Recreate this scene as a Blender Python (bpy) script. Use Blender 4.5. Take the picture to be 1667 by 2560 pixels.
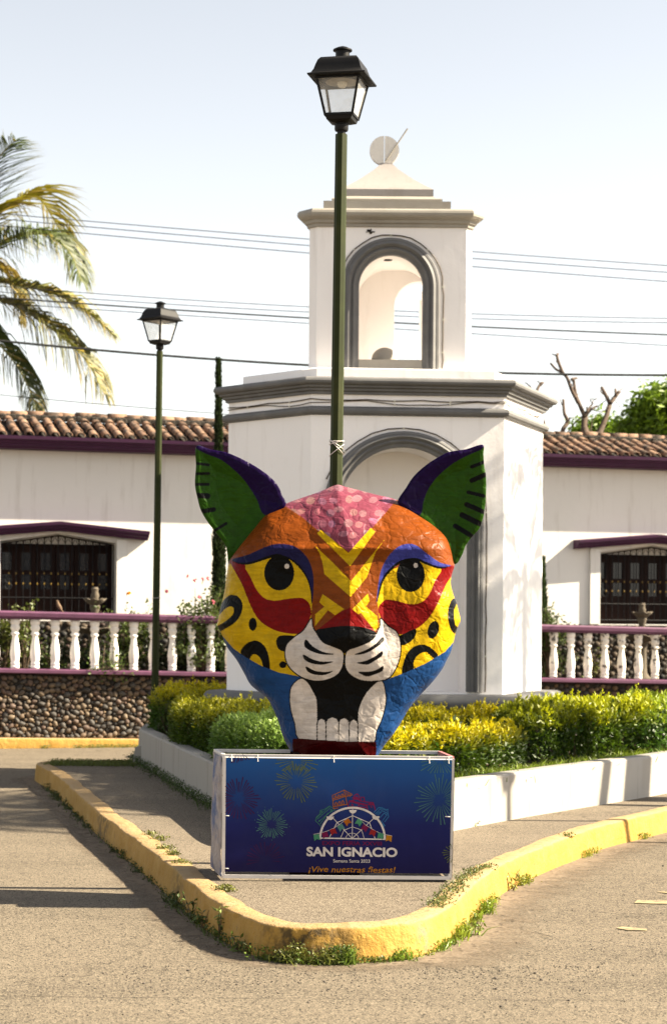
import bpy, bmesh, math, random
import numpy as np
from mathutils import Vector, Matrix, noise

random.seed(7)
rng = np.random.default_rng(7)
for o in list(bpy.data.objects):
    bpy.data.objects.remove(o)
scene = bpy.context.scene
COL = scene.collection

# ------------------------------------------------------------------ camera
FPX, CX, HY, HC, ROLL = 5000.0, 833.5, 1555.0, 1.6, 0.0075   # photo pixels
cam_d = bpy.data.cameras.new('camera')
cam_d.sensor_fit = 'VERTICAL'
cam_d.sensor_height = 36.0
cam_d.lens = FPX / 2560.0 * 36.0
cam_d.shift_y = (HY - 1280.0) / 2560.0
cam_d.clip_end = 3000
cam_d.dof.use_dof = True
cam_d.dof.focus_distance = 11.2
cam_d.dof.aperture_fstop = 4.2
cam = bpy.data.objects.new('camera', cam_d)
COL.objects.link(cam)
cam.matrix_world = Matrix.Translation((0, 0, HC)) @ Matrix.Rotation(math.radians(90), 4, 'X') @ Matrix.Rotation(ROLL, 4, 'Z')
scene.camera = cam

# ------------------------------------------------------------------ sky, sun, exposure
SUN_EL, SUN_AZ = math.radians(37), math.radians(0.4)   # azimuth measured from +X towards the camera side
to_sun = Vector((math.cos(SUN_EL) * math.cos(SUN_AZ), -math.cos(SUN_EL) * math.sin(SUN_AZ), math.sin(SUN_EL)))
world = bpy.data.worlds.new('World')
scene.world = world
world.use_nodes = True
wn = world.node_tree
wn.nodes.clear()
sky = wn.nodes.new('ShaderNodeTexSky')
sky.sky_type = 'NISHITA'
sky.sun_disc = False
sky.sun_elevation = SUN_EL
sky.sun_rotation = math.atan2(to_sun.x, to_sun.y)
sky.air_density = 1.0
sky.dust_density = 0.9
sky.ozone_density = 1.0
bg = wn.nodes.new('ShaderNodeBackground')
bg.inputs['Strength'].default_value = 0.076
wo = wn.nodes.new('ShaderNodeOutputWorld')
# thin even haze: the whole sky is washed towards a warm white
lum = wn.nodes.new('ShaderNodeRGBToBW')
wn.links.new(sky.outputs[0], lum.inputs[0])
hz = wn.nodes.new('ShaderNodeMix'); hz.data_type = 'RGBA'; hz.inputs[0].default_value = 0.66
warm = wn.nodes.new('ShaderNodeMix'); warm.data_type = 'RGBA'; warm.blend_type = 'MULTIPLY'; warm.inputs[0].default_value = 1.0
warm.inputs[7].default_value = (1.0, 0.945, 0.878, 1)
wn.links.new(sky.outputs[0], hz.inputs[6]); wn.links.new(lum.outputs[0], hz.inputs[7])
wn.links.new(hz.outputs[2], warm.inputs[6]); wn.links.new(warm.outputs[2], bg.inputs['Color'])
wn.links.new(bg.outputs[0], wo.inputs['Surface'])
sun_d = bpy.data.lights.new('sun', 'SUN')
sun_d.energy = 5.0
sun_d.angle = math.radians(0.5)
sun_d.color = (1.0, 0.88, 0.68)
sun = bpy.data.objects.new('sun', sun_d)
COL.objects.link(sun)
sun.rotation_euler = to_sun.to_track_quat('Z', 'Y').to_euler()
sun.location = (20, 0, 20)
vs = scene.view_settings
vs.view_transform = 'Standard'
vs.look = 'None'
vs.exposure = 2.12
vs.gamma = 1.0

# ------------------------------------------------------------------ helpers
def P(x, y, d):
    """photo pixel + distance -> world point"""
    u, v = x - CX, y - HY
    u2 = u + v * ROLL
    v2 = v - u * ROLL
    return Vector((u2 * d / FPX, d, HC - v2 * d / FPX))

def G(x, y, z):
    """photo pixel on a level surface of height z -> world point"""
    v2 = (y - HY) - (x - CX) * ROLL
    return P(x, y, (HC - z) * FPX / v2)

def tag(o, label=None, cat=None, group=None, kind=None):
    if label: o['label'] = label
    if cat: o['category'] = cat
    if group: o['group'] = group
    if kind: o['kind'] = kind
    return o

def empty(name, loc, label, cat, group=None, rot=None):
    o = bpy.data.objects.new(name, None)
    o.empty_display_size = 0.1
    COL.objects.link(o)
    o.location = loc
    if rot is not None: o.rotation_euler = rot
    tag(o, label, cat, group)
    return o

def wm(o):
    m = o.matrix_basis.copy()
    return m if o.parent is None else wm(o.parent) @ o.matrix_parent_inverse @ m

def link(name, me, parent=None, world_coords=True):
    o = bpy.data.objects.new(name, me)
    COL.objects.link(o)
    if parent is not None:
        o.parent = parent
        if world_coords: o.matrix_parent_inverse = wm(parent).inverted()
    return o

def mesh(name, V, F, mat=None, col=None, smooth=False, mats=None, fm=None):
    me = bpy.data.meshes.new(name)
    me.from_pydata([tuple(v) for v in V], [], [tuple(f) for f in F])
    finish(me, mat, col, smooth, mats, fm)
    return me

def finish(me, mat, col, smooth, mats=None, fm=None):
    if mats:
        for m in mats: me.materials.append(m)
    elif mat: me.materials.append(mat)
    if fm is not None: me.polygons.foreach_set('material_index', np.asarray(fm, dtype=np.int32))
    if col is not None:
        a = me.color_attributes.new('col', 'FLOAT_COLOR', 'POINT')
        c = np.ones((len(me.vertices), 4), dtype=np.float32)
        c[:, :3] = np.asarray(col, dtype=np.float32)
        a.data.foreach_set('color', c.ravel())
    if smooth: me.polygons.foreach_set('use_smooth', np.ones(len(me.polygons), dtype=bool))
    me.update()

def mesh_np(name, V, F, mat=None, col=None, smooth=False):
    """fast build, all faces with the same number of corners"""
    V = np.asarray(V, dtype=np.float32); F = np.asarray(F, dtype=np.int32)
    me = bpy.data.meshes.new(name)
    k = F.shape[1]
    me.vertices.add(len(V)); me.vertices.foreach_set('co', V.ravel())
    me.loops.add(F.size); me.loops.foreach_set('vertex_index', F.ravel())
    me.polygons.add(len(F))
    me.polygons.foreach_set('loop_start', np.arange(0, F.size, k, dtype=np.int32))
    me.update(calc_edges=True)
    finish(me, mat, col, smooth)
    return me

class MB:
    def __init__(s): s.v = []; s.f = []; s.m = []
    def add(s, V, F, m=0):
        b = len(s.v); s.v += [Vector(v) for v in V]
        s.f += [tuple(i + b for i in f) for f in F]; s.m += [m] * len(F)
        return s
    def hexa(s, c, m=0):        # 8 corners: bottom 4 ccw, top 4 ccw
        return s.add(c, [(3, 2, 1, 0), (4, 5, 6, 7), (0, 1, 5, 4), (1, 2, 6, 5), (2, 3, 7, 6), (3, 0, 4, 7)], m)
    def box(s, a, b, m=0):
        x0, y0, z0 = a; x1, y1, z1 = b
        return s.hexa([(x0, y0, z0), (x1, y0, z0), (x1, y1, z0), (x0, y1, z0), (x0, y0, z1), (x1, y0, z1), (x1, y1, z1), (x0, y1, z1)], m)
    def tube(s, pts, rad, n=6, cap=True, m=0):
        pts = [Vector(p) for p in pts]
        if not hasattr(rad, '__len__'): rad = [rad] * len(pts)
        rings = []; up = Vector((0.0131, 0.021, 1))
        V = []; F = []
        for i, p in enumerate(pts):
            t = (pts[min(i + 1, len(pts) - 1)] - pts[max(i - 1, 0)])
            if t.length < 1e-9: t = Vector((0, 0, 1))
            t.normalize()
            r = up if abs(t.dot(up)) < 0.95 else Vector((1, 0.03, 0))
            a = t.cross(r).normalized(); b = t.cross(a).normalized()
            for k in range(n):
                an = 2 * math.pi * k / n
                V.append(p + (a * math.cos(an) + b * math.sin(an)) * rad[i])
        for i in range(len(pts) - 1):
            for k in range(n):
                k2 = (k + 1) % n
                F.append((i * n + k, i * n + k2, (i + 1) * n + k2, (i + 1) * n + k))
        if cap:
            F.append(tuple(range(n - 1, -1, -1))); F.append(tuple((len(pts) - 1) * n + k for k in range(n)))
        return s.add(V, F, m)
    def lathe(s, prof, c=(0, 0, 0), n=16, m=0, rot=0.0, squash=1.0):
        V = []; F = []
        c = Vector(c)
        for r, z in prof:
            for k in range(n):
                an = rot + 2 * math.pi * k / n
                V.append(c + Vector((r * math.cos(an), r * math.sin(an) * squash, z)))
        for i in range(len(prof) - 1):
            for k in range(n):
                k2 = (k + 1) % n
                F.append((i * n + k, i * n + k2, (i + 1) * n + k2, (i + 1) * n + k))
        F.append(tuple(range(n - 1, -1, -1))); F.append(tuple((len(prof) - 1) * n + k for k in range(n)))
        return s.add(V, F, m)
    def build(s, name, mat, parent=None, smooth=False, world_coords=True, mats=None):
        me = mesh(name, s.v, s.f, mat, None, smooth, mats, s.m if mats else None)
        return link(name, me, parent, world_coords)

def smooth_by_angle(o, ang=35):
    me = o.data
    bm = bmesh.new(); bm.from_mesh(me)
    for f in bm.faces: f.smooth = True
    for e in bm.edges:
        if len(e.link_faces) == 2 and e.calc_face_angle(0) > math.radians(ang): e.smooth = False
    bm.to_mesh(me); bm.free()
    return o

def fix_normals(o):
    bm = bmesh.new(); bm.from_mesh(o.data)
    bmesh.ops.recalc_face_normals(bm, faces=bm.faces)
    bm.to_mesh(o.data); bm.free()
    return o

def catmull(pts, n=6, closed=False):
    pts = [Vector(p) for p in pts]
    out = []
    N = len(pts)
    rngs = range(N) if closed else range(N - 1)
    for i in rngs:
        if closed: p0, p1, p2, p3 = pts[i - 1], pts[i], pts[(i + 1) % N], pts[(i + 2) % N]
        else: p0, p1, p2, p3 = pts[max(i - 1, 0)], pts[i], pts[i + 1], pts[min(i + 2, N - 1)]
        for k in range(n):
            t = k / n
            out.append(0.5 * ((2 * p1) + (p2 - p0) * t + (2 * p0 - 5 * p1 + 4 * p2 - p3) * t * t + (3 * p1 - p0 - 3 * p2 + p3) * t ** 3))
    if not closed: out.append(pts[-1])
    return out

# ------------------------------------------------------------------ materials
def sl(r, g, b):
    f = lambda c: (c / 255 / 12.92) if c / 255 <= 0.04045 else ((c / 255 + 0.055) / 1.055) ** 2.4
    return (f(r), f(g), f(b))

def new_mat(name):
    m = bpy.data.materials.new(name); m.use_nodes = True
    nt = m.node_tree
    return m, nt, nt.nodes['Principled BSDF']

def N(nt, typ, **kw):
    n = nt.nodes.new(typ)
    for k, v in kw.items():
        if k in n.inputs: n.inputs[k].default_value = v
        else: setattr(n, k, v)
    return n

def mixc(nt, fac, a, b, mode='MIX'):
    n = nt.nodes.new('ShaderNodeMix'); n.data_type = 'RGBA'; n.blend_type = mode
    for sock, val in ((n.inputs[0], fac), (n.inputs[6], a), (n.inputs[7], b)):
        if hasattr(val, 'is_linked'): nt.links.new(val, sock)
        elif isinstance(val, (int, float)): sock.default_value = val
        else: sock.default_value = (*val, 1)
    return n.outputs[2]

def ramp(nt, src, stops):
    n = nt.nodes.new('ShaderNodeValToRGB')
    e = n.color_ramp.elements
    while len(e) < len(stops): e.new(0.5)
    for i, (p, c) in enumerate(stops):
        e[i].position = p
        e[i].color = (c, c, c, 1) if isinstance(c, (int, float)) else (*c, 1)
    nt.links.new(src, n.inputs[0])
    return n.outputs[0]

def coords(nt, scale=(1, 1, 1), gen='Object'):
    tc = nt.nodes.new('ShaderNodeTexCoord')
    mp = nt.nodes.new('ShaderNodeMapping'); mp.inputs['Scale'].default_value = scale
    nt.links.new(tc.outputs[gen], mp.inputs[0])
    return mp.outputs[0]

def worldpos(nt, scale=(1, 1, 1)):
    g = nt.nodes.new('ShaderNodeNewGeometry')
    mp = nt.nodes.new('ShaderNodeMapping'); mp.inputs['Scale'].default_value = scale
    nt.links.new(g.outputs['Position'], mp.inputs[0])
    return mp.outputs[0]

def noise_tex(nt, vec, scale, detail=4, rough=0.55):
    n = N(nt, 'ShaderNodeTexNoise', Scale=scale, Detail=detail, Roughness=rough)
    nt.links.new(vec, n.inputs['Vector'])
    return n.outputs['Fac']

def bump(nt, bsdf, height, strength=0.3, dist=0.01, prev=None):
    b = nt.nodes.new('ShaderNodeBump'); b.inputs['Strength'].default_value = strength; b.inputs['Distance'].default_value = dist
    nt.links.new(height, b.inputs['Height'])
    if prev is not None: nt.links.new(prev, b.inputs['Normal'])
    nt.links.new(b.outputs[0], bsdf.inputs['Normal'])
    return b.outputs[0]

def simple(name, col, rough=0.6, var=0.12, scale=6.0, bs=0.15, bd=0.004, bscale=60, metallic=0.0, spec=0.4, dirt=None, dirt_lo=0.55, dirt_hi=0.75, dirt_scale=3.0):
    m, nt, b = new_mat(name)
    w = worldpos(nt)
    f = noise_tex(nt, w, scale, 5)
    c = mixc(nt, ramp(nt, f, [(0.3, 0.0), (0.7, 1.0)]), tuple(x * (1 - var) for x in col), tuple(min(1, x * (1 + var)) for x in col))
    if dirt:
        f2 = noise_tex(nt, w, dirt_scale, 8, 0.65)
        c = mixc(nt, ramp(nt, f2, [(dirt_lo, 0.0), (dirt_hi, 1.0)]), c, dirt)
    nt.links.new(c, b.inputs['Base Color'])
    b.inputs['Roughness'].default_value = rough; b.inputs['Metallic'].default_value = metallic
    b.inputs['Specular IOR Level'].default_value = spec
    if bs: bump(nt, b, noise_tex(nt, w, bscale, 5, 0.6), bs, bd)
    return m

def attr_mat(name, rough=0.6, translucent=0.0, spec=0.3, var=0.15, vscale=40, bs=0.0, bscale=60, bd=0.003):
    m, nt, b = new_mat(name)
    a = nt.nodes.new('ShaderNodeAttribute'); a.attribute_name = 'col'
    w = worldpos(nt)
    f = noise_tex(nt, w, vscale, 3)
    c = mixc(nt, 1.0, a.outputs['Color'], ramp(nt, f, [(0.25, 1 - var), (0.75, 1 + var)]), 'MULTIPLY')
    nt.links.new(c, b.inputs['Base Color'])
    b.inputs['Roughness'].default_value = rough; b.inputs['Specular IOR Level'].default_value = spec
    if bs: bump(nt, b, noise_tex(nt, w, bscale, 5, 0.6), bs, bd)
    if translucent:
        t = nt.nodes.new('ShaderNodeBsdfTranslucent'); nt.links.new(c, t.inputs[0])
        mx = nt.nodes.new('ShaderNodeMixShader'); mx.inputs[0].default_value = translucent
        out = [n for n in nt.nodes if n.type == 'OUTPUT_MATERIAL'][0]
        nt.links.new(b.outputs[0], mx.inputs[1]); nt.links.new(t.outputs[0], mx.inputs[2])
        nt.links.new(mx.outputs[0], out.inputs[0])
    return m

# plaster: white paint with faint stains, streaks and trowel relief
def plaster(name, col, stain=(0.42, 0.36, 0.29), amount=0.25):
    m, nt, b = new_mat(name)
    w = worldpos(nt)
    st = worldpos(nt, (7, 7, 0.7))
    f1 = noise_tex(nt, w, 1.3, 6, 0.6)
    f2 = noise_tex(nt, st, 1.2, 6, 0.65)
    c = mixc(nt, ramp(nt, f1, [(0.35, 0.0), (0.75, 0.22)]), col, tuple(x * 0.82 for x in col))
    c = mixc(nt, ramp(nt, f2, [(0.55, 0.0), (0.82, amount)]), c, stain)
    f3 = noise_tex(nt, w, 9, 8, 0.7)
    c = mixc(nt, ramp(nt, f3, [(0.70, 0.0), (0.78, amount * 1.3)]), c, tuple(x * 0.5 for x in stain))
    nt.links.new(c, b.inputs['Base Color'])
    b.inputs['Roughness'].default_value = 0.8; b.inputs['Specular IOR Level'].default_value = 0.2
    p = bump(nt, b, noise_tex(nt, w, 4, 4, 0.5), 0.25, 0.02)
    bump(nt, b, noise_tex(nt, w, 45, 5, 0.6), 0.2, 0.004, p)
    return m

M = {}
M['white_tower'] = plaster('white_plaster', (0.89, 0.85, 0.825), stain=(0.42, 0.36, 0.30), amount=0.36)
M['white_weathered'] = plaster('weathered_plaster', (0.30, 0.275, 0.26), stain=(0.17, 0.14, 0.115), amount=0.5)
M['white_house'] = plaster('house_plaster', (0.68, 0.65, 0.60), stain=(0.33, 0.28, 0.22), amount=0.45)
M['planter_white'] = plaster('planter_paint', (0.31, 0.29, 0.258), stain=(0.13, 0.105, 0.08), amount=0.8)
M['grey_trim'] = simple('grey_trim_paint', (0.125, 0.122, 0.12), 0.7, 0.12, 5, 0.2, 0.003, 50, dirt=(0.21, 0.20, 0.185), dirt_lo=0.55, dirt_hi=0.8)
M['pale_trim'] = simple('pale_trim_paint', (0.30, 0.275, 0.235), 0.75, 0.1, 5, 0.2, 0.003, 50, dirt=(0.25, 0.22, 0.18), dirt_lo=0.62, dirt_hi=0.8)
M['purple'] = simple('purple_paint', (0.045, 0.007, 0.038), 0.7, 0.15, 8, 0.1, 0.003)
M['mauve'] = simple('mauve_paint', (0.095, 0.032, 0.07), 0.6, 0.18, 6, 0.15, 0.003, dirt=(0.10, 0.04, 0.08), dirt_lo=0.6, dirt_hi=0.75)
M['baluster'] = simple('baluster_paint', (0.80, 0.76, 0.70), 0.65, 0.05, 6, 0.15, 0.003, dirt=(0.36, 0.30, 0.24), dirt_lo=0.66, dirt_hi=0.72, dirt_scale=9)
M['baluster_worn'] = simple('worn_baluster_paint', (0.74, 0.69, 0.61), 0.75, 0.06, 6, 0.3, 0.006, dirt=(0.10, 0.085, 0.07), dirt_lo=0.56, dirt_hi=0.60, dirt_scale=13)
M['pole_green'] = simple('green_pole_paint', (0.020, 0.026, 0.005), 0.6, 0.15, 9, 0.1, 0.002, spec=0.15, dirt=(0.042, 0.042, 0.010), dirt_lo=0.5, dirt_hi=0.8)
M['black_metal'] = simple('black_metal_paint', (0.008, 0.0075, 0.0075), 0.5, 0.2, 10, 0.12, 0.002, spec=0.16)
M['black_cable'] = simple('black_cable', (0.02, 0.02, 0.018), 0.6, 0.1, 5, 0)
M['brown_cable'] = simple('brown_cable', (0.05, 0.033, 0.018), 0.7, 0.2, 20, 0)
M['iron'] = simple('wrought_iron', (0.006, 0.006, 0.007), 0.6, 0.2, 10, 0, spec=0.15)
M['gold'] = simple('gold_paint', (0.15, 0.09, 0.008), 0.4, 0.2, 30, 0)
M['wood'] = simple('dark_wood', (0.010, 0.003, 0.0018), 0.6, 0.3, 12, 0.1, 0.003, spec=0.12)
M['tile'] = None
M['stone_grey'] = simple('carved_stone', (0.09, 0.072, 0.05), 0.9, 0.25, 14, 0.4, 0.01, 40)
M['soil'] = simple('soil', (0.032, 0.022, 0.015), 0.95, 0.3, 15, 0.5, 0.02, 30)
M['bark'] = simple('bark', (0.075, 0.05, 0.034), 0.9, 0.3, 20, 0.5, 0.01, 40)
M['stem'] = simple('woody_stem', (0.09, 0.06, 0.035), 0.9, 0.3, 20, 0.2, 0.005, 40)
M['leaf'] = attr_mat('leaf', 0.45, 0.35, 0.4, 0.25, 30)
M['palm_leaf'] = attr_mat('palm_leaf', 0.5, 0.3, 0.4, 0.2, 15)
M['petal'] = attr_mat('petal', 0.7, 0.3, 0.2, 0.1, 30)

def glass(name, col, rough, alpha):
    m, nt, b = new_mat(name)
    b.inputs['Base Color'].default_value = (*col, 1); b.inputs['Roughness'].default_value = rough
    tr = nt.nodes.new('ShaderNodeBsdfTransparent'); tr.inputs[0].default_value = (0.97, 0.96, 0.94, 1)
    mx = nt.nodes.new('ShaderNodeMixShader')
    f = noise_tex(nt, worldpos(nt), 14, 4)
    nt.links.new(ramp(nt, f, [(0.3, max(0, alpha - 0.08)), (0.75, alpha + 0.12)]), mx.inputs[0])
    out = [n for n in nt.nodes if n.type == 'OUTPUT_MATERIAL'][0]
    nt.links.new(tr.outputs[0], mx.inputs[1]); nt.links.new(b.outputs[0], mx.inputs[2]); nt.links.new(mx.outputs[0], out.inputs[0])
    return m
M['lamp_glass'] = glass('dusty_lamp_glass', (0.75, 0.73, 0.68), 0.25, 0.22)
M['window_glass'] = simple('dark_window_glass', (0.008, 0.009, 0.012), 0.12, 0.1, 3, 0, spec=0.35)
M['bulb'] = simple('bulb_glass', (0.7, 0.66, 0.55), 0.2, 0.05, 10, 0)

# road: dusty worn asphalt with exposed chippings, tyre-swept patches
def asphalt(name, base, dark, light, speck=95, dust=None):
    m, nt, b = new_mat(name)
    w = worldpos(nt)
    big = noise_tex(nt, w, 0.55, 6, 0.6)
    mid = noise_tex(nt, w, 7, 6, 0.7)
    vo = N(nt, 'ShaderNodeTexVoronoi', Scale=speck, Randomness=1.0)
    nt.links.new(w, vo.inputs['Vector'])
    sep = nt.nodes.new('ShaderNodeSeparateColor'); nt.links.new(vo.outputs['Color'], sep.inputs[0])
    c = mixc(nt, ramp(nt, big, [(0.35, 0.0), (0.7, 1.0)]), tuple(x * 0.86 for x in base), tuple(x * 1.12 for x in base))
    c = mixc(nt, ramp(nt, mid, [(0.4, 0.0), (0.75, 0.35)]), c, tuple(x * 0.72 for x in base))
    # worn, oil-darkened paths and paler swept patches
    pth = noise_tex(nt, worldpos(nt, (0.22, 1.1, 1)), 1.3, 5, 0.6)
    c = mixc(nt, ramp(nt, pth, [(0.42, 0.0), (0.62, 0.42)]), c, tuple(x * 0.55 for x in base))
    stn = noise_tex(nt, w, 2.1, 7, 0.72)
    c = mixc(nt, ramp(nt, stn, [(0.62, 0.0), (0.70, 0.45)]), c, tuple(x * 0.45 for x in base))
    # hairline cracks, broken up
    wob = nt.nodes.new('ShaderNodeTexNoise'); wob.inputs['Scale'].default_value = 2.3; wob.inputs['Detail'].default_value = 5
    nt.links.new(w, wob.inputs['Vector'])
    wv = nt.nodes.new('ShaderNodeVectorMath'); wv.operation = 'MULTIPLY_ADD'; nt.links.new(wob.outputs['Color'], wv.inputs[0]); wv.inputs[1].default_value = (0.9, 0.9, 0.9); nt.links.new(w, wv.inputs[2])
    ck = N(nt, 'ShaderNodeTexVoronoi', Scale=0.42); ck.feature = 'DISTANCE_TO_EDGE'; nt.links.new(wv.outputs[0], ck.inputs['Vector'])
    cm = nt.nodes.new('ShaderNodeMath'); cm.operation = 'MULTIPLY'
    nt.links.new(ramp(nt, ck.outputs['Distance'], [(0.0, 1.0), (0.006, 0.0)]), cm.inputs[0]); nt.links.new(ramp(nt, big, [(0.4, 0.2), (0.55, 0.9)]), cm.inputs[1])
    c = mixc(nt, cm.outputs[0], c, tuple(x * 0.25 for x in base))
    # one long joint crossing in front of the island
    sj = nt.nodes.new('ShaderNodeSeparateXYZ'); nt.links.new(w, sj.inputs[0])
    wj = nt.nodes.new('ShaderNodeMath'); wj.operation = 'MULTIPLY_ADD'; nt.links.new(noise_tex(nt, w, 1.6, 4), wj.inputs[0]); wj.inputs[1].default_value = 0.07; nt.links.new(sj.outputs[1], wj.inputs[2])
    dj = nt.nodes.new('ShaderNodeMath'); dj.operation = 'COMPARE'; nt.links.new(wj.outputs[0], dj.inputs[0]); dj.inputs[1].default_value = 8.53; dj.inputs[2].default_value = 0.012
    mj = nt.nodes.new('ShaderNodeMath'); mj.operation = 'MULTIPLY'; nt.links.new(dj.outputs[0], mj.inputs[0]); nt.links.new(ramp(nt, mid, [(0.35, 0.1), (0.6, 0.75)]), mj.inputs[1])
    c = mixc(nt, mj.outputs[0], c, tuple(x * 0.3 for x in base))
    c = mixc(nt, ramp(nt, sep.outputs[0], [(0.08, 1.0), (0.26, 0.0)]), c, dark)
    c = mixc(nt, ramp(nt, sep.outputs[1], [(0.72, 0.0), (0.95, 0.65)]), c, light)
    vo2 = N(nt, 'ShaderNodeTexVoronoi', Scale=speck * 0.32, Randomness=1.0)
    nt.links.new(w, vo2.inputs['Vector'])
    sep2 = nt.nodes.new('ShaderNodeSeparateColor'); nt.links.new(vo2.outputs['Color'], sep2.inputs[0])
    fsp = nt.nodes.new('ShaderNodeMath'); fsp.operation = 'MULTIPLY'
    nt.links.new(ramp(nt, sep2.outputs[2], [(0.80, 0.0), (0.82, 1.0)]), fsp.inputs[0])
    nt.links.new(ramp(nt, vo2.outputs['Distance'], [(0.22, 1.0), (0.30, 0.0)]), fsp.inputs[1])
    c = mixc(nt, fsp.outputs[0], c, tuple(x * 0.5 for x in dark))
    nt.links.new(c, b.inputs['Base Color'])
    b.inputs['Roughness'].default_value = 0.9; b.inputs['Specular IOR Level'].default_value = 0.15
    p = bump(nt, b, vo.outputs['Distance'], 0.5, 0.004)
    bump(nt, b, mid, 0.35, 0.01, p)
    return m
M['road'] = asphalt('worn_asphalt', (0.150, 0.122, 0.089), (0.022, 0.022, 0.018), (0.29, 0.24, 0.17), 150)
M['walk'] = asphalt('exposed_aggregate', (0.158, 0.128, 0.094), (0.022, 0.019, 0.016), (0.31, 0.26, 0.19), 165)
M['dust'] = asphalt('gutter_dust', (0.205, 0.160, 0.113), (0.14, 0.108, 0.078), (0.24, 0.19, 0.14), 60)

def kerb_paint(name):
    m, nt, b = new_mat(name)
    w = worldpos(nt)
    g = nt.nodes.new('ShaderNodeNewGeometry')
    f = noise_tex(nt, w, 5, 6, 0.65)
    c = mixc(nt, ramp(nt, f, [(0.3, 0.0), (0.7, 1.0)]), (0.31, 0.165, 0.022), (0.37, 0.22, 0.05))
    # worn upper face, dusty and pinkish
    sp = nt.nodes.new('ShaderNodeSeparateXYZ'); nt.links.new(g.outputs['Normal'], sp.inputs[0])
    f3 = noise_tex(nt, w, 11, 6, 0.7)
    mul = nt.nodes.new('ShaderNodeMath'); mul.operation = 'MULTIPLY'
    nt.links.new(ramp(nt, sp.outputs[2], [(0.55, 0.0), (0.95, 1.0)]), mul.inputs[0])
    nt.links.new(ramp(nt, f3, [(0.25, 0.45), (0.6, 1.0)]), mul.inputs[1])
    c = mixc(nt, mul.outputs[0], c, (0.33, 0.225, 0.115))
    f2 = noise_tex(nt, w, 8, 8, 0.75)
    c = mixc(nt, ramp(nt, f2, [(0.60, 0.0), (0.68, 0.8)]), c, (0.10, 0.072, 0.042))
    f4 = noise_tex(nt, worldpos(nt, (26, 26, 3)), 1.5, 6, 0.7)
    c = mixc(nt, ramp(nt, f4, [(0.55, 0.0), (0.75, 0.6)]), c, (0.13, 0.08, 0.025))
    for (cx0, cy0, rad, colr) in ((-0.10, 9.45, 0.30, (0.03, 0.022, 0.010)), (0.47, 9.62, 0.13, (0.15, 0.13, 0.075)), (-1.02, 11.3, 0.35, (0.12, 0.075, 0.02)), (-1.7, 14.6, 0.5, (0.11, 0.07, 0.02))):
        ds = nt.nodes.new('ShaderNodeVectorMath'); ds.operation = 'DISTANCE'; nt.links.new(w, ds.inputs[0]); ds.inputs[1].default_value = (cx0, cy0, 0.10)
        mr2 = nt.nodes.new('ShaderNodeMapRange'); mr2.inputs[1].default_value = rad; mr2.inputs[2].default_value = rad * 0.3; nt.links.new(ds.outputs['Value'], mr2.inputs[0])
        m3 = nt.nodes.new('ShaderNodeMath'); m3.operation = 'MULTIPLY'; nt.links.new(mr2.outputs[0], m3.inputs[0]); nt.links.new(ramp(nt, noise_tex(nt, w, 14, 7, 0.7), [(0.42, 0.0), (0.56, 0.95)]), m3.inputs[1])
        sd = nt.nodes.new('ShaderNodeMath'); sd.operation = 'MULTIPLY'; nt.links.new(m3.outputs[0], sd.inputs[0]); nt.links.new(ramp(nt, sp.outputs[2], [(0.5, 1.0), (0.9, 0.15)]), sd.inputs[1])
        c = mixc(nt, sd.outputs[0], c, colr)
    nt.links.new(c, b.inputs['Base Color'])
    b.inputs['Roughness'].default_value = 0.75; b.inputs['Specular IOR Level'].default_value = 0.25
    p = bump(nt, b, noise_tex(nt, w, 9, 6, 0.65), 0.8, 0.03)
    bump(nt, b, noise_tex(nt, w, 60, 6, 0.65), 0.55, 0.006, p)
    return m
M['kerb'] = kerb_paint('yellow_kerb_paint')

def tile_mat():
    m, nt, b = new_mat('clay_tile')
    oi = nt.nodes.new('ShaderNodeObjectInfo')
    w = worldpos(nt)
    c = mixc(nt, oi.outputs['Random'], (0.16, 0.088, 0.053), (0.25, 0.152, 0.095))
    f = noise_tex(nt, w, 6, 7, 0.7)
    c = mixc(nt, ramp(nt, f, [(0.46, 0.0), (0.60, 0.95)]), c, (0.032, 0.022, 0.015))
    nt.links.new(c, b.inputs['Base Color']); b.inputs['Roughness'].default_value = 0.9
    bump(nt, b, noise_tex(nt, w, 40, 5), 0.3, 0.006)
    return m
M['tile'] = tile_mat()
M['mortar'] = simple('dark_mortar', (0.022, 0.017, 0.012), 0.95, 0.4, 12, 0.6, 0.02, 25)

def stone_mat():
    m, nt, b = new_mat('river_stone')
    oi = nt.nodes.new('ShaderNodeObjectInfo')
    r = nt.nodes.new('ShaderNodeValToRGB')
    e = r.color_ramp.elements
    cols = [(0.02, 0.017, 0.015), (0.075, 0.052, 0.033), (0.13, 0.083, 0.046), (0.05, 0.045, 0.04), (0.15, 0.105, 0.062), (0.095, 0.056, 0.038)]
    while len(e) < len(cols): e.new(0.5)
    for i, c in enumerate(cols):
        e[i].position = i / len(cols); e[i].color = (*c, 1)
    r.color_ramp.interpolation = 'CONSTANT'
    nt.links.new(oi.outputs['Random'], r.inputs[0])
    f = noise_tex(nt, worldpos(nt), 30, 5)
    c = mixc(nt, ramp(nt, f, [(0.3, 0.0), (0.7, 0.5)]), r.outputs[0], (0.09, 0.075, 0.06))
    nt.links.new(c, b.inputs['Base Color']); b.inputs['Roughness'].default_value = 0.75
    bump(nt, b, f, 0.2, 0.004)
    return m
M['stone'] = stone_mat()
M['stone_v'] = attr_mat('river_stone_mix', 0.75, 0, 0.3, 0.3, 30)

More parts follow.
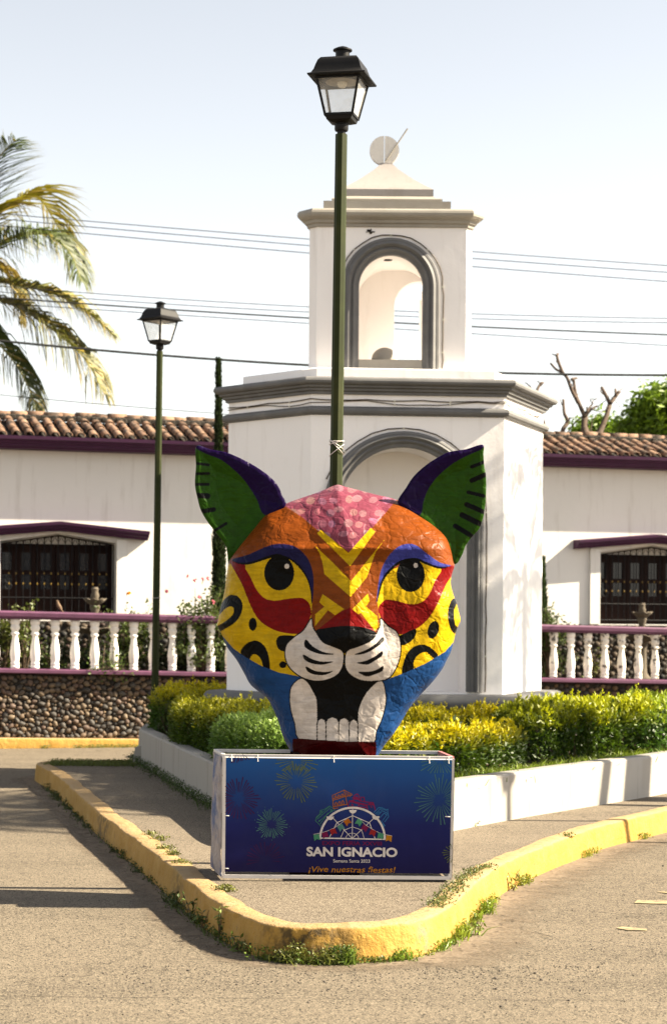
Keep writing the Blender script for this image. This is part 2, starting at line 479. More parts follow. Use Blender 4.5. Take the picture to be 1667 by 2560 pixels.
def paper_mache(name):
    m, nt, b = new_mat(name)
    a = nt.nodes.new('ShaderNodeAttribute'); a.attribute_name = 'col'
    w = worldpos(nt)
    f = noise_tex(nt, w, 18, 5)
    c = mixc(nt, 1.0, a.outputs['Color'], ramp(nt, f, [(0.25, 0.78), (0.75, 1.16)]), 'MULTIPLY')
    br = noise_tex(nt, worldpos(nt, (9, 9, 60)), 1.0, 5, 0.7)          # sideways brush strokes
    c = mixc(nt, 1.0, c, ramp(nt, br, [(0.3, 0.80), (0.7, 1.15)]), 'MULTIPLY')
    wr = noise_tex(nt, w, 26, 8, 0.75)                                   # rubbed, faded paper showing
    c = mixc(nt, ramp(nt, wr, [(0.62, 0.0), (0.74, 0.12)]), c, (0.20, 0.15, 0.11))
    nt.links.new(c, b.inputs['Base Color'])
    b.inputs['Roughness'].default_value = 0.40; b.inputs['Specular IOR Level'].default_value = 0.08
    # crumpled paper: creases from warped ridged cells + broad dents
    n1 = nt.nodes.new('ShaderNodeTexNoise'); n1.inputs['Scale'].default_value = 7; n1.inputs['Detail'].default_value = 3
    nt.links.new(w, n1.inputs['Vector'])
    va = nt.nodes.new('ShaderNodeVectorMath'); va.operation = 'MULTIPLY_ADD'
    nt.links.new(n1.outputs['Color'], va.inputs[0]); va.inputs[1].default_value = (0.16, 0.16, 0.16); nt.links.new(w, va.inputs[2])
    vo = N(nt, 'ShaderNodeTexVoronoi', Scale=13.0); vo.feature = 'DISTANCE_TO_EDGE'
    nt.links.new(va.outputs[0], vo.inputs['Vector'])
    vo2 = N(nt, 'ShaderNodeTexVoronoi', Scale=6.0); vo2.feature = 'F1'
    nt.links.new(va.outputs[0], vo2.inputs['Vector'])
    p = bump(nt, b, vo2.outputs['Distance'], 0.5, 0.035)
    p = bump(nt, b, ramp(nt, vo.outputs['Distance'], [(0.0, 0.0), (0.16, 1.0)]), 0.34, 0.006, p)
    bump(nt, b, noise_tex(nt, w, 55, 6, 0.65), 0.28, 0.004, p)
    return m
M['mache'] = paper_mache('painted_papier_mache')

# ------------------------------------------------------------------ foliage toolkit (numpy)
def unit(a): return a / np.maximum(np.linalg.norm(a, axis=1, keepdims=True), 1e-9)

def leaf_arrays(pos, direc, length, width, col, r=rng, fold=0.25):
    """diamond leaves with a fold: 4 vertices each -> two triangles as one quad pair"""
    n = len(pos)
    d = unit(np.asarray(direc, float))
    s = unit(np.cross(d, r.normal(size=(n, 3))))
    nn = np.cross(d, s)
    L = np.broadcast_to(np.asarray(length, float).reshape(-1, 1), (n, 1)); W = np.broadcast_to(np.asarray(width, float).reshape(-1, 1), (n, 1))
    a = pos; t = pos + d * L
    m1 = pos + d * L * 0.45 + s * W * 0.5 + nn * W * fold
    m2 = pos + d * L * 0.45 - s * W * 0.5 + nn * W * fold
    V = np.stack([a, m1, t, m2], 1).reshape(-1, 3)
    b = np.arange(n) * 4
    F = np.concatenate([np.stack([b, b + 1, b + 2], 1), np.stack([b, b + 2, b + 3], 1)])
    C = np.repeat(np.asarray(col, float), 4, 0)
    return V, F, C

def cat_arrays(lst):
    Vs, Fs, Cs = [], [], []; off = 0
    for V, F, C in lst:
        Vs.append(V); Fs.append(F + off); Cs.append(C); off += len(V)
    return np.concatenate(Vs), np.concatenate(Fs), np.concatenate(Cs)

def col_var(base, n, v=0.25, r=rng):
    base = np.asarray(base, float)
    k = 1 + r.normal(size=(n, 1)) * v
    return np.clip(np.broadcast_to(base, (n, 3)) * np.clip(k, 0.4, 1.8), 0.002, 0.9)
# ================================================================== ground, road, island
def sheet(name, pts, z, mat, kind='structure', parent=None):
    V = [(p[0], p[1], z) for p in pts]
    me = mesh(name, V, [tuple(range(len(V)))], mat)
    o = link(name, me, parent)
    o['kind'] = kind
    return o

link('road', mesh('road', [(-400, -60, 0), (400, -60, 0), (400, 900, 0), (-400, 900, 0)], [(0, 1, 2, 3)], M['road']))['kind'] = 'structure'

# island outline: foot of the kerb, traced where it meets the road
kpx = [(113, 1968), (144.5, 1993), (202, 2047), (253, 2098), (325, 2156), (390, 2213.5), (470, 2286), (542, 2345), (633, 2390), (724, 2407),
       (845, 2410), (966, 2404), (1057, 2390), (1125, 2357), (1168, 2318), (1206.5, 2275), (1258, 2235), (1310, 2207), (1387, 2172), (1452, 2146), (1516, 2120.5), (1594, 2101), (1667, 2082)]
kp = [G(x, y, 0) for x, y in kpx]
d_end = (kp[-1] - kp[-3]).normalized()
tail = [kp[-1] + d_end * t for t in (1.0, 2.5, 4.5, 6.8)]
left_back = [Vector((-1.95, 20.55, 0)), Vector((-2.7, 20.5, 0)), Vector((-2.98, 20.1, 0))]
kline = catmull(left_back + kp + tail, 16)
KL = [Vector((p.x, p.y, 0)) for p in kline]
back = [Vector((tail[-1].x - 0.4, 22.6, 0)), Vector((2.5, 22.6, 0)), Vector((-1.3, 22.5, 0)), Vector((-2.1, 22.0, 0)), Vector((-2.2, 21.2, 0))]

def offset_line(line, dist):
    out = []
    for i, p in enumerate(line):
        t = (line[min(i + 1, len(line) - 1)] - line[max(i - 1, 0)]); t.z = 0; t.normalize()
        out.append(p + Vector((-t.y, t.x, 0)) * dist)
    return out

KH = 0.168
KW = 0.155
sections = [(0.0, -0.01), (0.006, 0.05), (0.014, 0.11), (0.018, KH - 0.018), (0.024, KH - 0.006), (0.034, KH - 0.001), (0.10, KH), (KW - 0.008, KH - 0.001), (KW, KH - 0.03)]
rows = []
for off, z in sections:
    ln = offset_line(KL, off)
    row = []
    for i, p in enumerate(ln):
        n1 = noise.noise(Vector((p.x * 2.2, p.y * 2.2, z * 4)))
        n2 = noise.noise(Vector((p.x * 9, p.y * 9, z * 20 + 5)))
        n3 = noise.noise(Vector((p.x * 23, p.y * 23, z * 40 + 9)))
        chip = max(0.0, n2 * 0.5 + n3 * 0.7 - 0.28) * (0.035 if KH - 0.03 < z and off < 0.05 else 0.004)
        j = 0.012 * n1 + 0.006 * n2 + 0.003 * n3 + chip
        t = (KL[min(i + 1, len(KL) - 1)] - KL[max(i - 1, 0)]).normalized()
        row.append(Vector((p.x - t.y * j, p.y + t.x * j, z + (0.006 * n1 + 0.003 * n2 if z > 0.06 else 0))))
    rows.append(row)
V = [v for r in rows for v in r]; L = len(KL); F = []
for r in range(len(rows) - 1):
    for i in range(L - 1):
        F.append((r * L + i, r * L + i + 1, (r + 1) * L + i + 1, (r + 1) * L + i))
o = link('kerb', mesh('kerb', V, F, M['kerb'], None, True)); o['kind'] = 'structure'; smooth_by_angle(o, 50)
inner = offset_line(KL, KW - 0.012)
sheet('sidewalk', inner + back, KH - 0.012, M['walk'])
# dusty strip in the gutter along the foot of the kerb
def dust_mat():
    m = M['dust']; nt = m.node_tree; bs_ = nt.nodes['Principled BSDF']
    at = nt.nodes.new('ShaderNodeAttribute'); at.attribute_name = 'col'
    f = noise_tex(nt, worldpos(nt), 7, 7, 0.7)
    ad = nt.nodes.new('ShaderNodeMath'); ad.operation = 'ADD'; nt.links.new(at.outputs['Fac'], ad.inputs[0]); nt.links.new(f, ad.inputs[1])
    al = ramp(nt, ad.outputs[0], [(0.55, 0.0), (1.0, 0.9)])
    tr = nt.nodes.new('ShaderNodeBsdfTransparent'); mx = nt.nodes.new('ShaderNodeMixShader')
    out = [n for n in nt.nodes if n.type == 'OUTPUT_MATERIAL'][0]
    nt.links.new(al, mx.inputs[0]); nt.links.new(tr.outputs[0], mx.inputs[1]); nt.links.new(bs_.outputs[0], mx.inputs[2]); nt.links.new(mx.outputs[0], out.inputs[0])
    return m
rows = []; cols_ = []
od_ = offset_line(KL, -0.2)
for k, t in enumerate((0.0, 0.35, 0.7, 1.0)):
    for i, q in enumerate(KL):
        w = (0.32 + 0.10 * noise.noise(Vector((q.x * 0.8, q.y * 0.8, 3)))) * (1.25 if q.x > 0.35 else 0.8)
        dv = (od_[i] - q).normalized(); p = q + dv * w * t
        rows.append((p.x, p.y, 0.004)); cols_.append((1 - t) * 0.62)
L = len(KL)
F = [(k * L + i + 1, k * L + i, (k + 1) * L + i, (k + 1) * L + i + 1) for k in range(3) for i in range(L - 1)]
link('gutter_dust', mesh('gutter_dust', rows, F, dust_mat(), np.repeat(np.array(cols_)[:, None], 3, 1)))['kind'] = 'structure'

# verge on the far right, beyond the frame, where the shading palms stand
MB().box((6.2, 7, 0), (16, 22, 0.14)).build('verge', M['soil'])['kind'] = 'structure'

# faded paint remains on the road
def road_mark(px):
    me = mesh('road_marking', [(*G(x, y, 0.005)[:2], 0.005) for x, y in px], [tuple(range(len(px)))], M['mark'])
    return link('road_marking', me)
M['mark'] = simple('faded_road_paint', (0.30, 0.235, 0.12), 0.8, 0.2, 9, 0.2, 0.003, dirt=(0.12, 0.096, 0.07), dirt_lo=0.5, dirt_hi=0.65, dirt_scale=20)
for px, lb in (([(1584, 2257), (1592, 2250), (1680, 2252), (1680, 2259), (1640, 2259)], 'long faded yellow paint dash on the asphalt road'),
               ([(1540, 2320), (1552, 2316), (1615, 2322), (1616, 2326), (1570, 2325)], 'short stub of faded yellow paint on open asphalt'),
               ([(1640, 2229), (1680, 2229), (1680, 2234)], 'sliver of yellow paint furthest along the asphalt road')):
    tag(road_mark(px), lb, 'road marking')

# ------------------------------------------------------------------ planter
tipL = Vector((-1.93, 20.15, 0))
wl = [Vector((-2.0, 21.4, 0)), Vector((-1.99, 20.6, 0)), tipL, Vector((-1.62, 18.75, 0)), Vector((-1.27, 17.1, 0)), Vector((-0.92, 15.5, 0)), Vector((-0.58, 13.8, 0)), Vector((-0.36, 12.85, 0)),
      Vector((-0.05, 12.5, 0)), Vector((0.26, 12.75, 0)), Vector((0.83, 13.85, 0)), Vector((1.41, 14.85, 0)), Vector((1.87, 15.55, 0)), Vector((2.49, 16.5, 0)), Vector((2.86, 17.1, 0)), Vector((4.3, 19.6, 0)), Vector((5.4, 21.6, 0))]
PL = catmull(wl, 5)
PZ = 0.50
rows = []
for off, z in [(0.0, KH - 0.03), (0.004, PZ - 0.018), (0.018, PZ - 0.002), (0.13, PZ), (0.148, PZ - 0.012), (0.15, PZ - 0.12)]:
    ln = offset_line(PL, off)
    rows.append([Vector((p.x + 0.008 * noise.noise(p * 2.5), p.y, z + (0.008 * noise.noise(p * 1.7) if z > 0.3 else 0))) for p in ln])
L = len(PL); V = [v for r in rows for v in r]; F = []
for r in range(len(rows) - 1):
    for i in range(L - 1): F.append((r * L + i, r * L + i + 1, (r + 1) * L + i + 1, (r + 1) * L + i))
pw = link('planter_wall', mesh('planter_wall', V, F, M['planter_white'], None, True))
tag(pw, 'low white painted planter wall wrapping the wedge shaped garden bed', 'planter')
smooth_by_angle(pw, 40)
soil = offset_line(PL, 0.12) + [Vector((5.0, 22.2, 0)), Vector((-1.2, 22.3, 0))]
sheet('soil', soil, PZ - 0.06, M['soil'])
# rear face of the planter towards the street behind
bk = MB(); pts = [Vector((5.4, 21.6, 0)), Vector((5.0, 22.3, 0)), Vector((-1.2, 22.4, 0)), Vector((-2.0, 21.4, 0))]
for a, b in zip(pts[:-1], pts[1:]):
    t = (b - a).normalized(); n = Vector((-t.y, t.x, 0)) * 0.12
    bk.hexa([a, b, b + n, a + n, a + Vector((0, 0, PZ)), b + Vector((0, 0, PZ)), b + n + Vector((0, 0, PZ)), a + n + Vector((0, 0, PZ))])
fix_normals(bk.build('rear_wall', M['planter_white'], pw))
# broken block at the end of the planter
bb = MB(); c = G(352, 1905, KH)
bb.hexa([c + Vector(v) for v in ((-.07, -.1, 0), (.06, -.1, 0), (.06, .12, 0), (-.07, .12, 0), (-.05, -.08, .15), (.05, -.08, .19), (.05, .1, .2), (-.05, .1, .13))])
tag(bb.build('concrete_block', M['pale_trim']), 'rough broken concrete block at the end of the planter wall', 'block')

# ================================================================== clock-like white tower
tower = empty('tower', (0.54, 20.25, 0.44), 'white hexagonal plaster tower with grey cornices, arched niche and open belfry', 'tower')
def XY(v): return Vector((v[0], v[1], 0))
P1 = XY(P(776, 1300, 19.02)); P2 = XY(P(1258, 1300, 19.17)); P0 = XY(P(570, 1300, 19.9)); P3 = XY(P(1355, 1300, 20.6))
C = (P0 + P3) / 2
hexa = [P1, P2, P3, 2 * C - P1, 2 * C - P2, P0]

def offset_poly(poly, d):
    n = len(poly); out = []
    for i in range(n):
        a, b, c = poly[i - 1], poly[i], poly[(i + 1) % n]
        t1 = (b - a).normalized(); t2 = (c - b).normalized()
        n1 = Vector((t1.y, -t1.x, 0)); n2 = Vector((t2.y, -t2.x, 0))
        m = (n1 + n2).normalized()
        out.append(b + m * (d / max(0.3, m.dot(n1))))
    return out

def ring(name, poly, prof, mat, parent, cap=True, ang=25):
    V = []; F = []; n = len(poly)
    for d, z in prof:
        for p in offset_poly(poly, d): V.append((p.x, p.y, z))
    for r in range(len(prof) - 1):
        for i in range(n):
            j = (i + 1) % n
            F.append((r * n + i, r * n + j, (r + 1) * n + j, (r + 1) * n + i))
    if cap:
        F.append(tuple(range(n - 1, -1, -1))); F.append(tuple((len(prof) - 1) * n + i for i in range(n)))
    o = link(name, mesh(name, V, F, mat), parent)
    return smooth_by_angle(o, ang)

def roll_prof(z0, z1, o0, o1, n=7):
    """half-round moulding between two heights"""
    return [(o0 + (o1 - o0) * math.sin(math.pi * k / (n - 1)), z0 + (z1 - z0) * (0.5 - 0.5 * math.cos(math.pi * k / (n - 1)))) for k in range(n)]

def arch_panel(mb, A, B, z0, z1, cx, r, zs, zb, depth, nrm, seg=28, reveal=True, m_face=0, m_rev=0):
    """wall A->B with an arched opening; cx = distance from A, opening from zb to zs + r; reveal runs 'depth' against nrm"""
    t = (B - A).normalized(); w = (B - A).length
    q = lambda s, z, d=0.0: A + t * s - nrm * d + Vector((0, 0, z))
    arc = [(cx - r * math.cos(math.pi * k / seg), zs + r * math.sin(math.pi * k / seg)) for k in range(seg + 1)]
    mb.add([q(0, z0), q(cx - r, z0), q(cx - r, zs), q(cx - r, z1), q(0, z1)], [(0, 1, 2, 3, 4)], m_face)
    mb.add([q(cx + r, z0), q(w, z0), q(w, z1), q(cx + r, z1), q(cx + r, zs)], [(0, 1, 2, 3, 4)], m_face)
    if zb > z0 + 1e-4: mb.add([q(cx - r, z0), q(cx + r, z0), q(cx + r, zb), q(cx - r, zb)], [(0, 1, 2, 3)], m_face)
    for k in range(seg):
        a, b = arc[k], arc[k + 1]
        mb.add([q(*a), q(*b), q(b[0], z1), q(a[0], z1)], [(0, 1, 2, 3)], m_face)
    if reveal:
        path = [(cx - r, zb)] + arc + [(cx + r, zb)]
        V = [q(*p) for p in path] + [q(p[0], p[1], depth) for p in path]
        L = len(path)
        mb.add(V, [(i + 1, i, L + i, L + i + 1) for i in range(L - 1)], m_rev)
        mb.add([q(cx - r, zb), q(cx + r, zb), q(cx + r, zb, depth), q(cx - r, zb, depth)], [(0, 1, 2, 3)], m_rev)
    return q, arc

def arch_mould(name, q, cx, r, zs, zb, prof, mat, parent, seg=36):
    """profile (radial offset, protrusion) swept up one jamb, round the arch and down the other"""
    path = [(cx - 1, zb, 'l')]
    V = []; rows_ = []
    for (ro, pr) in prof:
        R = r + ro
        row = [q(cx - R, zb, -pr)]
        row += [q(cx - R * math.cos(math.pi * k / seg), zs + R * math.sin(math.pi * k / seg), -pr) for k in range(seg + 1)]
        row += [q(cx + R, zb, -pr)]
        rows_.append(row)
    V = [v for r_ in rows_ for v in r_]; L = len(rows_[0]); F = []
    for a in range(len(rows_) - 1):
        for i in range(L - 1): F.append((a * L + i, a * L + i + 1, (a + 1) * L + i + 1, (a + 1) * L + i))
    return smooth_by_angle(fix_normals(link(name, mesh(name, V, F, mat), parent)), 30)

# lower storey
LZ0, LZ1 = 0.62, 3.80
tf = (P2 - P1).normalized(); nf = Vector((tf.y, -tf.x, 0))
wall = MB()
cxl = (XY(P(1010, 1300, 19.01)) - P1).dot(tf)
ql, arcl = arch_panel(wall, P1, P2, LZ0, LZ1, cxl, 0.62, 2.656, 0.93, 0.55, nf)
for i in range(1, 6):
    a, b = hexa[i], hexa[(i + 1) % 6]
    wall.add([a + Vector((0, 0, LZ0)), b + Vector((0, 0, LZ0)), b + Vector((0, 0, LZ1)), a + Vector((0, 0, LZ1))], [(0, 1, 2, 3)])
wall.add([ql(cxl - 0.75, 0.9, 0.55), ql(cxl + 0.75, 0.9, 0.55), ql(cxl + 0.75, 3.4, 0.55), ql(cxl - 0.75, 3.4, 0.55)], [(0, 1, 2, 3)])
wall.build('wall', M['white_tower'], tower)
MP = [(-0.004, -0.03), (0.0, 0.022), (0.028, 0.03), (0.034, 0.045), (0.05, 0.062), (0.068, 0.045), (0.072, 0.05), (0.095, 0.075), (0.118, 0.055), (0.122, 0.06), (0.142, 0.05), (0.15, 0.03), (0.152, 0.0)]
arch_mould('arch_moulding', ql, cxl, 0.62, 2.656, 0.94, MP, M['grey_trim'], tower)
# plinth, string course, cornice
ring('plinth', hexa, [(0.10, 0.40), (0.10, 0.66), (0.125, 0.68), (0.125, 0.72), (0.15, 0.735), (0.15, 0.765)] + roll_prof(0.77, 0.915, 0.15, 0.20) + [(-0.05, 0.918)], M['grey_trim'], tower)
ring('string_course', hexa, [(-0.02, 3.565)] + roll_prof(3.57, 3.655, 0.006, 0.058) + [(-0.02, 3.66)], M['grey_trim'], tower)
ring('cornice', hexa, [(-0.02, 3.765), (0.028, 3.768), (0.03, 3.79), (0.052, 3.80), (0.056, 3.82), (0.082, 3.83), (0.086, 3.848)] + roll_prof(3.85, 3.925, 0.092, 0.135) + [(0.0, 3.93)], M['grey_trim'], tower)
par = offset_poly(hexa, -0.12)
ring('parapet', par, [(0, 3.9), (0, 4.03), (-0.02, 4.04)], M['white_tower'], tower)

# belfry
UD = 19.38
ux0 = P(772, 800, UD).x; ux1 = P(1178, 800, UD).x; UB = UD + 1.05
ch = 0.075; ti = 0.17
ub = [Vector((ux0 + ch, UD, 0)), Vector((ux1 - ch * 0.7, UD, 0)), Vector((ux1, UD + ch, 0)), Vector((ux1 - ti, UB - ch, 0)), Vector((ux1 - ti - ch, UB, 0)), Vector((ux0 + ti + ch, UB, 0)), Vector((ux0 + ti, UB - ch, 0)), Vector((ux0, UD + ch * 1.2, 0))]
BZ0, BZ1 = 4.0, 5.46
bel = MB()
nF = Vector((0, -1, 0))
xc = P(976, 800, UD).x; cxu = xc - ub[0].x; ru, zsu, zfl = 0.31, 4.85, 4.10
qu, arcu = arch_panel(bel, ub[0], ub[1], BZ0, BZ1, cxu, ru, zsu, 4.06, 0.2, nF, reveal=False)
# barrel vault running back to the rear wall, its right flank open to the side arch
yr = UB - 0.2
L_ = [(xc - ru * math.cos(math.pi * k / 28), zsu + ru * math.sin(math.pi * k / 28)) for k in range(29)]
for (xa, za), (xb, zb_) in zip(L_[:-1], L_[1:]):
    bel.add([(xa, UD, za), (xb, UD, zb_), (xb + (0.12 if xb > xc else 0), yr, zb_), (xa + (0.12 if xa > xc else 0), yr, za)], [(3, 2, 1, 0)])
xl, xr_ = xc - ru, xc + ru
bel.add([(xl, UD, 4.06), (xl, yr, 4.06), (xl, yr, zsu), (xl, UD, zsu)], [(0, 1, 2, 3)])
ya, yb_ = UD + 0.22, yr - 0.04
for y0, y1, z0, z1 in ((UD, ya, 4.06, zsu), (yb_, yr, 4.06, zsu)):
    k0, k1 = 0.12 * (y0 - UD) / (yr - UD), 0.12 * (y1 - UD) / (yr - UD)
    bel.add([(xr_ + k0, y0, z0), (xr_ + k1, y1, z0), (xr_ + k1, y1, z1), (xr_ + k0, y0, z1)], [(0, 1, 2, 3)])
# tunnel from that flank out to the right wall
for y in (ya, yb_): bel.add([(xr_, y, 4.06), (ux1 - 0.1, y, 4.06), (ux1 - 0.1, y, zsu), (xr_, y, zsu)], [(0, 1, 2, 3)])
bel.add([(xr_, ya, zsu), (ux1 - 0.1, ya, zsu), (ux1 - 0.1, yb_, zsu), (xr_, yb_, zsu)], [(0, 1, 2, 3)])
# rear wall with its own arched opening set to the right
rb0, rb1 = ub[5], ub[4]
cxr = xc + 0.31 - rb0.x; rr0 = 0.25
arch_panel(bel, rb0, rb1, BZ0, BZ1, cxr, rr0, 4.80, 4.06, -0.2, nF)
arch_panel(bel, rb0 + Vector((0, -0.2, 0)), rb1 + Vector((0, -0.2, 0)), BZ0, BZ1, cxr, rr0, 4.80, 4.06, 0, nF, reveal=False)
for i in (1, 3, 5, 6, 7):
    a, b = ub[i], ub[(i + 1) % 8]
    bel.add([a + Vector((0, 0, BZ0)), b + Vector((0, 0, BZ0)), b + Vector((0, 0, BZ1)), a + Vector((0, 0, BZ1))], [(0, 1, 2, 3)])
t_ = (ub[3] - ub[2]).normalized()
arch_panel(bel, ub[2], ub[3], BZ0, BZ1, (ya + yb_) / 2 - ub[2].y, (yb_ - ya) / 2 - 0.01, zsu - (yb_ - ya) / 2 + 0.02, 4.06, 0.12, Vector((t_.y, -t_.x, 0)))
bel.add([(ux0 + .2, UD + .01, zfl), (ux1 - .2, UD + .01, zfl), (ux1 - .2, UB - .02, zfl), (ux0 + .2, UB - .02, zfl)], [(0, 1, 2, 3)])
bel.build('belfry', M['white_tower'], tower)
MPU = [(-0.003, -0.03), (0.0, 0.02), (0.026, 0.028), (0.03, 0.042), (0.05, 0.058), (0.07, 0.042), (0.074, 0.048), (0.1, 0.078), (0.13, 0.052), (0.134, 0.056), (0.155, 0.05), (0.164, 0.03), (0.166, 0.0)]
arch_mould('arch_moulding', qu, cxu, 0.31, 4.85, 4.045, MPU, M['grey_trim'], tower)
MB().box((xc - 0.308, UD - 0.012, 4.045), (xc + 0.308, UD + 0.15, 4.145)).build('sill', M['pale_trim'], tower)
ring('belfry_cornice', ub, [(-0.02, 5.425), (0.022, 5.43), (0.025, 5.455), (0.045, 5.465), (0.05, 5.49), (0.07, 5.50)] + roll_prof(5.505, 5.595, 0.072, 0.115) + [(-0.05, 5.60)], M['pale_trim'], tower)
uc = Vector(((ux0 + ux1) / 2 - 0.035, (UD + UB) / 2, 0))
def rect(hx, hy): return [uc + Vector((-hx, -hy, 0)), uc + Vector((hx, -hy, 0)), uc + Vector((hx * .86, hy, 0)), uc + Vector((-hx * .86, hy, 0))]
ring('attic_block', rect(0.62, 0.42), [(0, 5.58), (0, 5.705)], M['pale_trim'], tower)
ring('attic_moulding', rect(0.48, 0.33), [(0.04, 5.70)] + roll_prof(5.705, 5.745, 0.04, 0.055) + [(0.0, 5.755), (-0.03, 5.785)], M['pale_trim'], tower)
pv = []; wz = [(5.78, 1.0), (5.845, 1.0), (5.85, .985), (5.905, .79), (5.965, .60), (6.03, .42), (6.09, .26), (6.15, .135), (6.165, .125)]
for z, k in wz:
    for sx, sy in ((-1, -1), (1, -1), (1, 1), (-1, 1)): pv.append((uc.x + sx * .455 * k, uc.y + sy * (.30 * k + .01), z))
pf = [(3, 2, 1, 0)] + [(i * 4 + k, i * 4 + (k + 1) % 4, (i + 1) * 4 + (k + 1) % 4, (i + 1) * 4 + k) for i in range(len(wz) - 1) for k in range(4)] + [tuple(4 * (len(wz) - 1) + k for k in range(4))]
smooth_by_angle(link('pyramid_roof', mesh('pyramid_roof', pv, pf, M['white_weathered']), tower), 20)
# finial: disc split by a slot, with a slanting rod
dc = P(960.5, 377.5, uc.y); dr = 0.143
fin = MB()
for sgn in (-1, 1):
    n = 20; V = []; g = 0.004
    for yy in (-0.03, 0.03):
        for k in range(n + 1):
            a = -math.pi / 2 + math.pi * k / n
            V.append((dc.x + sgn * (g + dr * math.cos(a)), dc.y + yy, dc.z + dr * math.sin(a)))
    F = [tuple(range(n + 1)), tuple(range(2 * n + 1, n, -1))] + [(i, i + 1, n + 2 + i, n + 1 + i) for i in range(n)] + [(n, 0, n + 1, 2 * n + 1)]
    fin.add(V, F)
finial = fix_normals(fin.build('finial_disc', M['white_house'], tower))
MB().tube([P(963, 404, uc.y - 0.05), P(1018.5, 321.5, uc.y - 0.05)], 0.008, 6).build('rod', M['pale_trim'], finial)
# ceiling hatch hole in the belfry vault
MB().lathe([(0.001, 5.2185), (0.05, 5.2185), (0.05, 5.215), (0.001, 5.215)], (xc - 0.03, UD + 0.25, -0.062), 14).build('ceiling_socket', M['black_metal'], tower)

# carved ball half seen above the belfry sill
bl = MB(); prof = [(0.001, -0.10)] + [(0.13 * math.cos(a), 0.13 * math.sin(a) * 0.95) for a in [math.radians(-45 + 135 * k / 10) for k in range(10)]] + [(0.001, 0.125)]
ball = bl.build('stone_ball', M['pale_trim'], None, True, False)
ball.location = P(961, 890, UD + 0.4); ball.location.z = 4.10 + 0.095
tag(ball, 'pale round stone ball sitting on the belfry floor inside the arch', 'ball')
bm2 = MB().lathe(prof, (0, 0, 0), 20); ball.data = mesh('stone_ball', bm2.v, bm2.f, M['pale_trim'], None, True)

# light cables clipped round arches and under the cornice
def cable(name, pts, label, rad=0.006, off=None):
    o = MB().tube(pts, rad, 5).build(name, M['brown_cable'])
    tag(o, label, 'cable', 'string light cables on the tower')
    for p in pts[2::4]:
        MB().box((p.x - 0.007, p.y - 0.012, p.z - 0.007), (p.x + 0.007, p.y + 0.006, p.z + 0.007)).build('clip', M['bulb'], o)
    return o
def arch_cable(q, cx, R, zs, zb, right_to=None):
    pts = [q(cx - R * math.cos(math.pi * k / 16) , zs + R * math.sin(math.pi * k / 16), -0.012) + Vector((0.010 * noise.noise(Vector((k, R, 0))), 0, 0.012 * noise.noise(Vector((k * 1.7, R, 4))))) for k in range(2, 17)]
    n = 10
    for k in range(1, n + 1):
        pts.append(q(cx + R + 0.010 * noise.noise(Vector((k * 0.9, 3, R))), zs + (zb - zs) * k / n, -0.012))
    return pts
cable('light_cable', arch_cable(qu, cxu, 0.505, 4.85, 4.06), 'dark cable clipped around the belfry arch')
cable('light_cable', arch_cable(ql, cxl, 0.80, 2.656, 0.94), 'dark cable clipped around the tall lower niche arch')
cpts = []
ho = offset_poly(hexa, 0.012)
for a, b, n in ((ho[5], ho[0], 8), (ho[0], ho[1], 14), (ho[1], ho[2], 8)):
    for k in range(n):
        p = a.lerp(b, k / n); cpts.append(p + Vector((0, 0, 3.722 - 0.012 * abs(math.sin(k * 0.8)))))
cable('light_cable', cpts, 'dark cable strung under the tower cornice', 0.005)
cable('light_cable', [p + Vector((0, 0, -0.025 + 0.018 * math.sin(i * 0.7))) for i, p in enumerate(cpts)], 'second sagging cable just beneath the cornice cable', 0.004)
# wasp nest smudge on the belfry front
nb = MB()
for k in range(16):
    a = random.uniform(0, 6.28); r = random.uniform(0, 0.035)
    c = P(925 + math.cos(a) * r * 330, 578 + math.sin(a) * r * 190, UD - 0.004)
    s_ = random.uniform(0.005, 0.014)
    nb.lathe([(0.001, -s_), (s_, -s_ * .4), (s_ * .9, s_ * .5), (0.001, s_)], c, 7)
tag(nb.build('mud_nest', M['mortar']), 'small brown mud nest stuck on the white belfry front', 'nest')

# ================================================================== house behind
A17 = math.atan2(0.292, 0.956)
he = Vector((0.956, 0.292, 0)).normalized(); hn = Vector((he.y, -he.x, 0)); hO = Vector((-4.5, 27.0, 0))
def HW(s, o, z): return hO + he * s + hn * o + Vector((0, 0, z))
house = empty('house', HW(4, -2, 0), 'long white house with purple trimmed eaves and clay tiled roof', 'house')
S0, S1 = -3.0, 13.5
GZ = 0.80
wins = [(0.79, 0.79, 'left'), (9.66, 0.86, 'right')]   # centre, half width
WT = 2.66; WP = 0.12; WB = 1.60
hw = MB()
def fq(mb, s0, s1, z0, z1, o=0.0): mb.add([HW(s0, o, z0), HW(s1, o, z0), HW(s1, o, z1), HW(s0, o, z1)], [(0, 1, 2, 3)])
cur = S0
for c_, h_, _ in wins:
    fq(hw, cur, c_ - h_, 0, 4.06)
    fq(hw, c_ - h_, c_ + h_, 0, WB)
    hw.add([HW(c_ - h_, 0, WT), HW(c_, 0, WT + WP), HW(c_ + h_, 0, WT), HW(c_ + h_, 0, 4.06), HW(c_ - h_, 0, 4.06)], [(0, 1, 2, 3, 4)])
    D = 0.30   # reveals
    ring_ = [(c_ - h_, WB), (c_ + h_, WB), (c_ + h_, WT), (c_, WT + WP), (c_ - h_, WT)]
    for i in range(5):
        a, b = ring_[i], ring_[(i + 1) % 5]
        hw.add([HW(a[0], 0, a[1]), HW(b[0], 0, b[1]), HW(b[0], -D, b[1]), HW(a[0], -D, a[1])], [(0, 1, 2, 3)])
    cur = c_ + h_
fq(hw, cur, S1, 0, 4.06)
for s in (S0, S1): hw.add([HW(s, 0, 0), HW(s, -5, 0), HW(s, -5, 4.06), HW(s, 0, 4.06)], [(0, 1, 2, 3)])
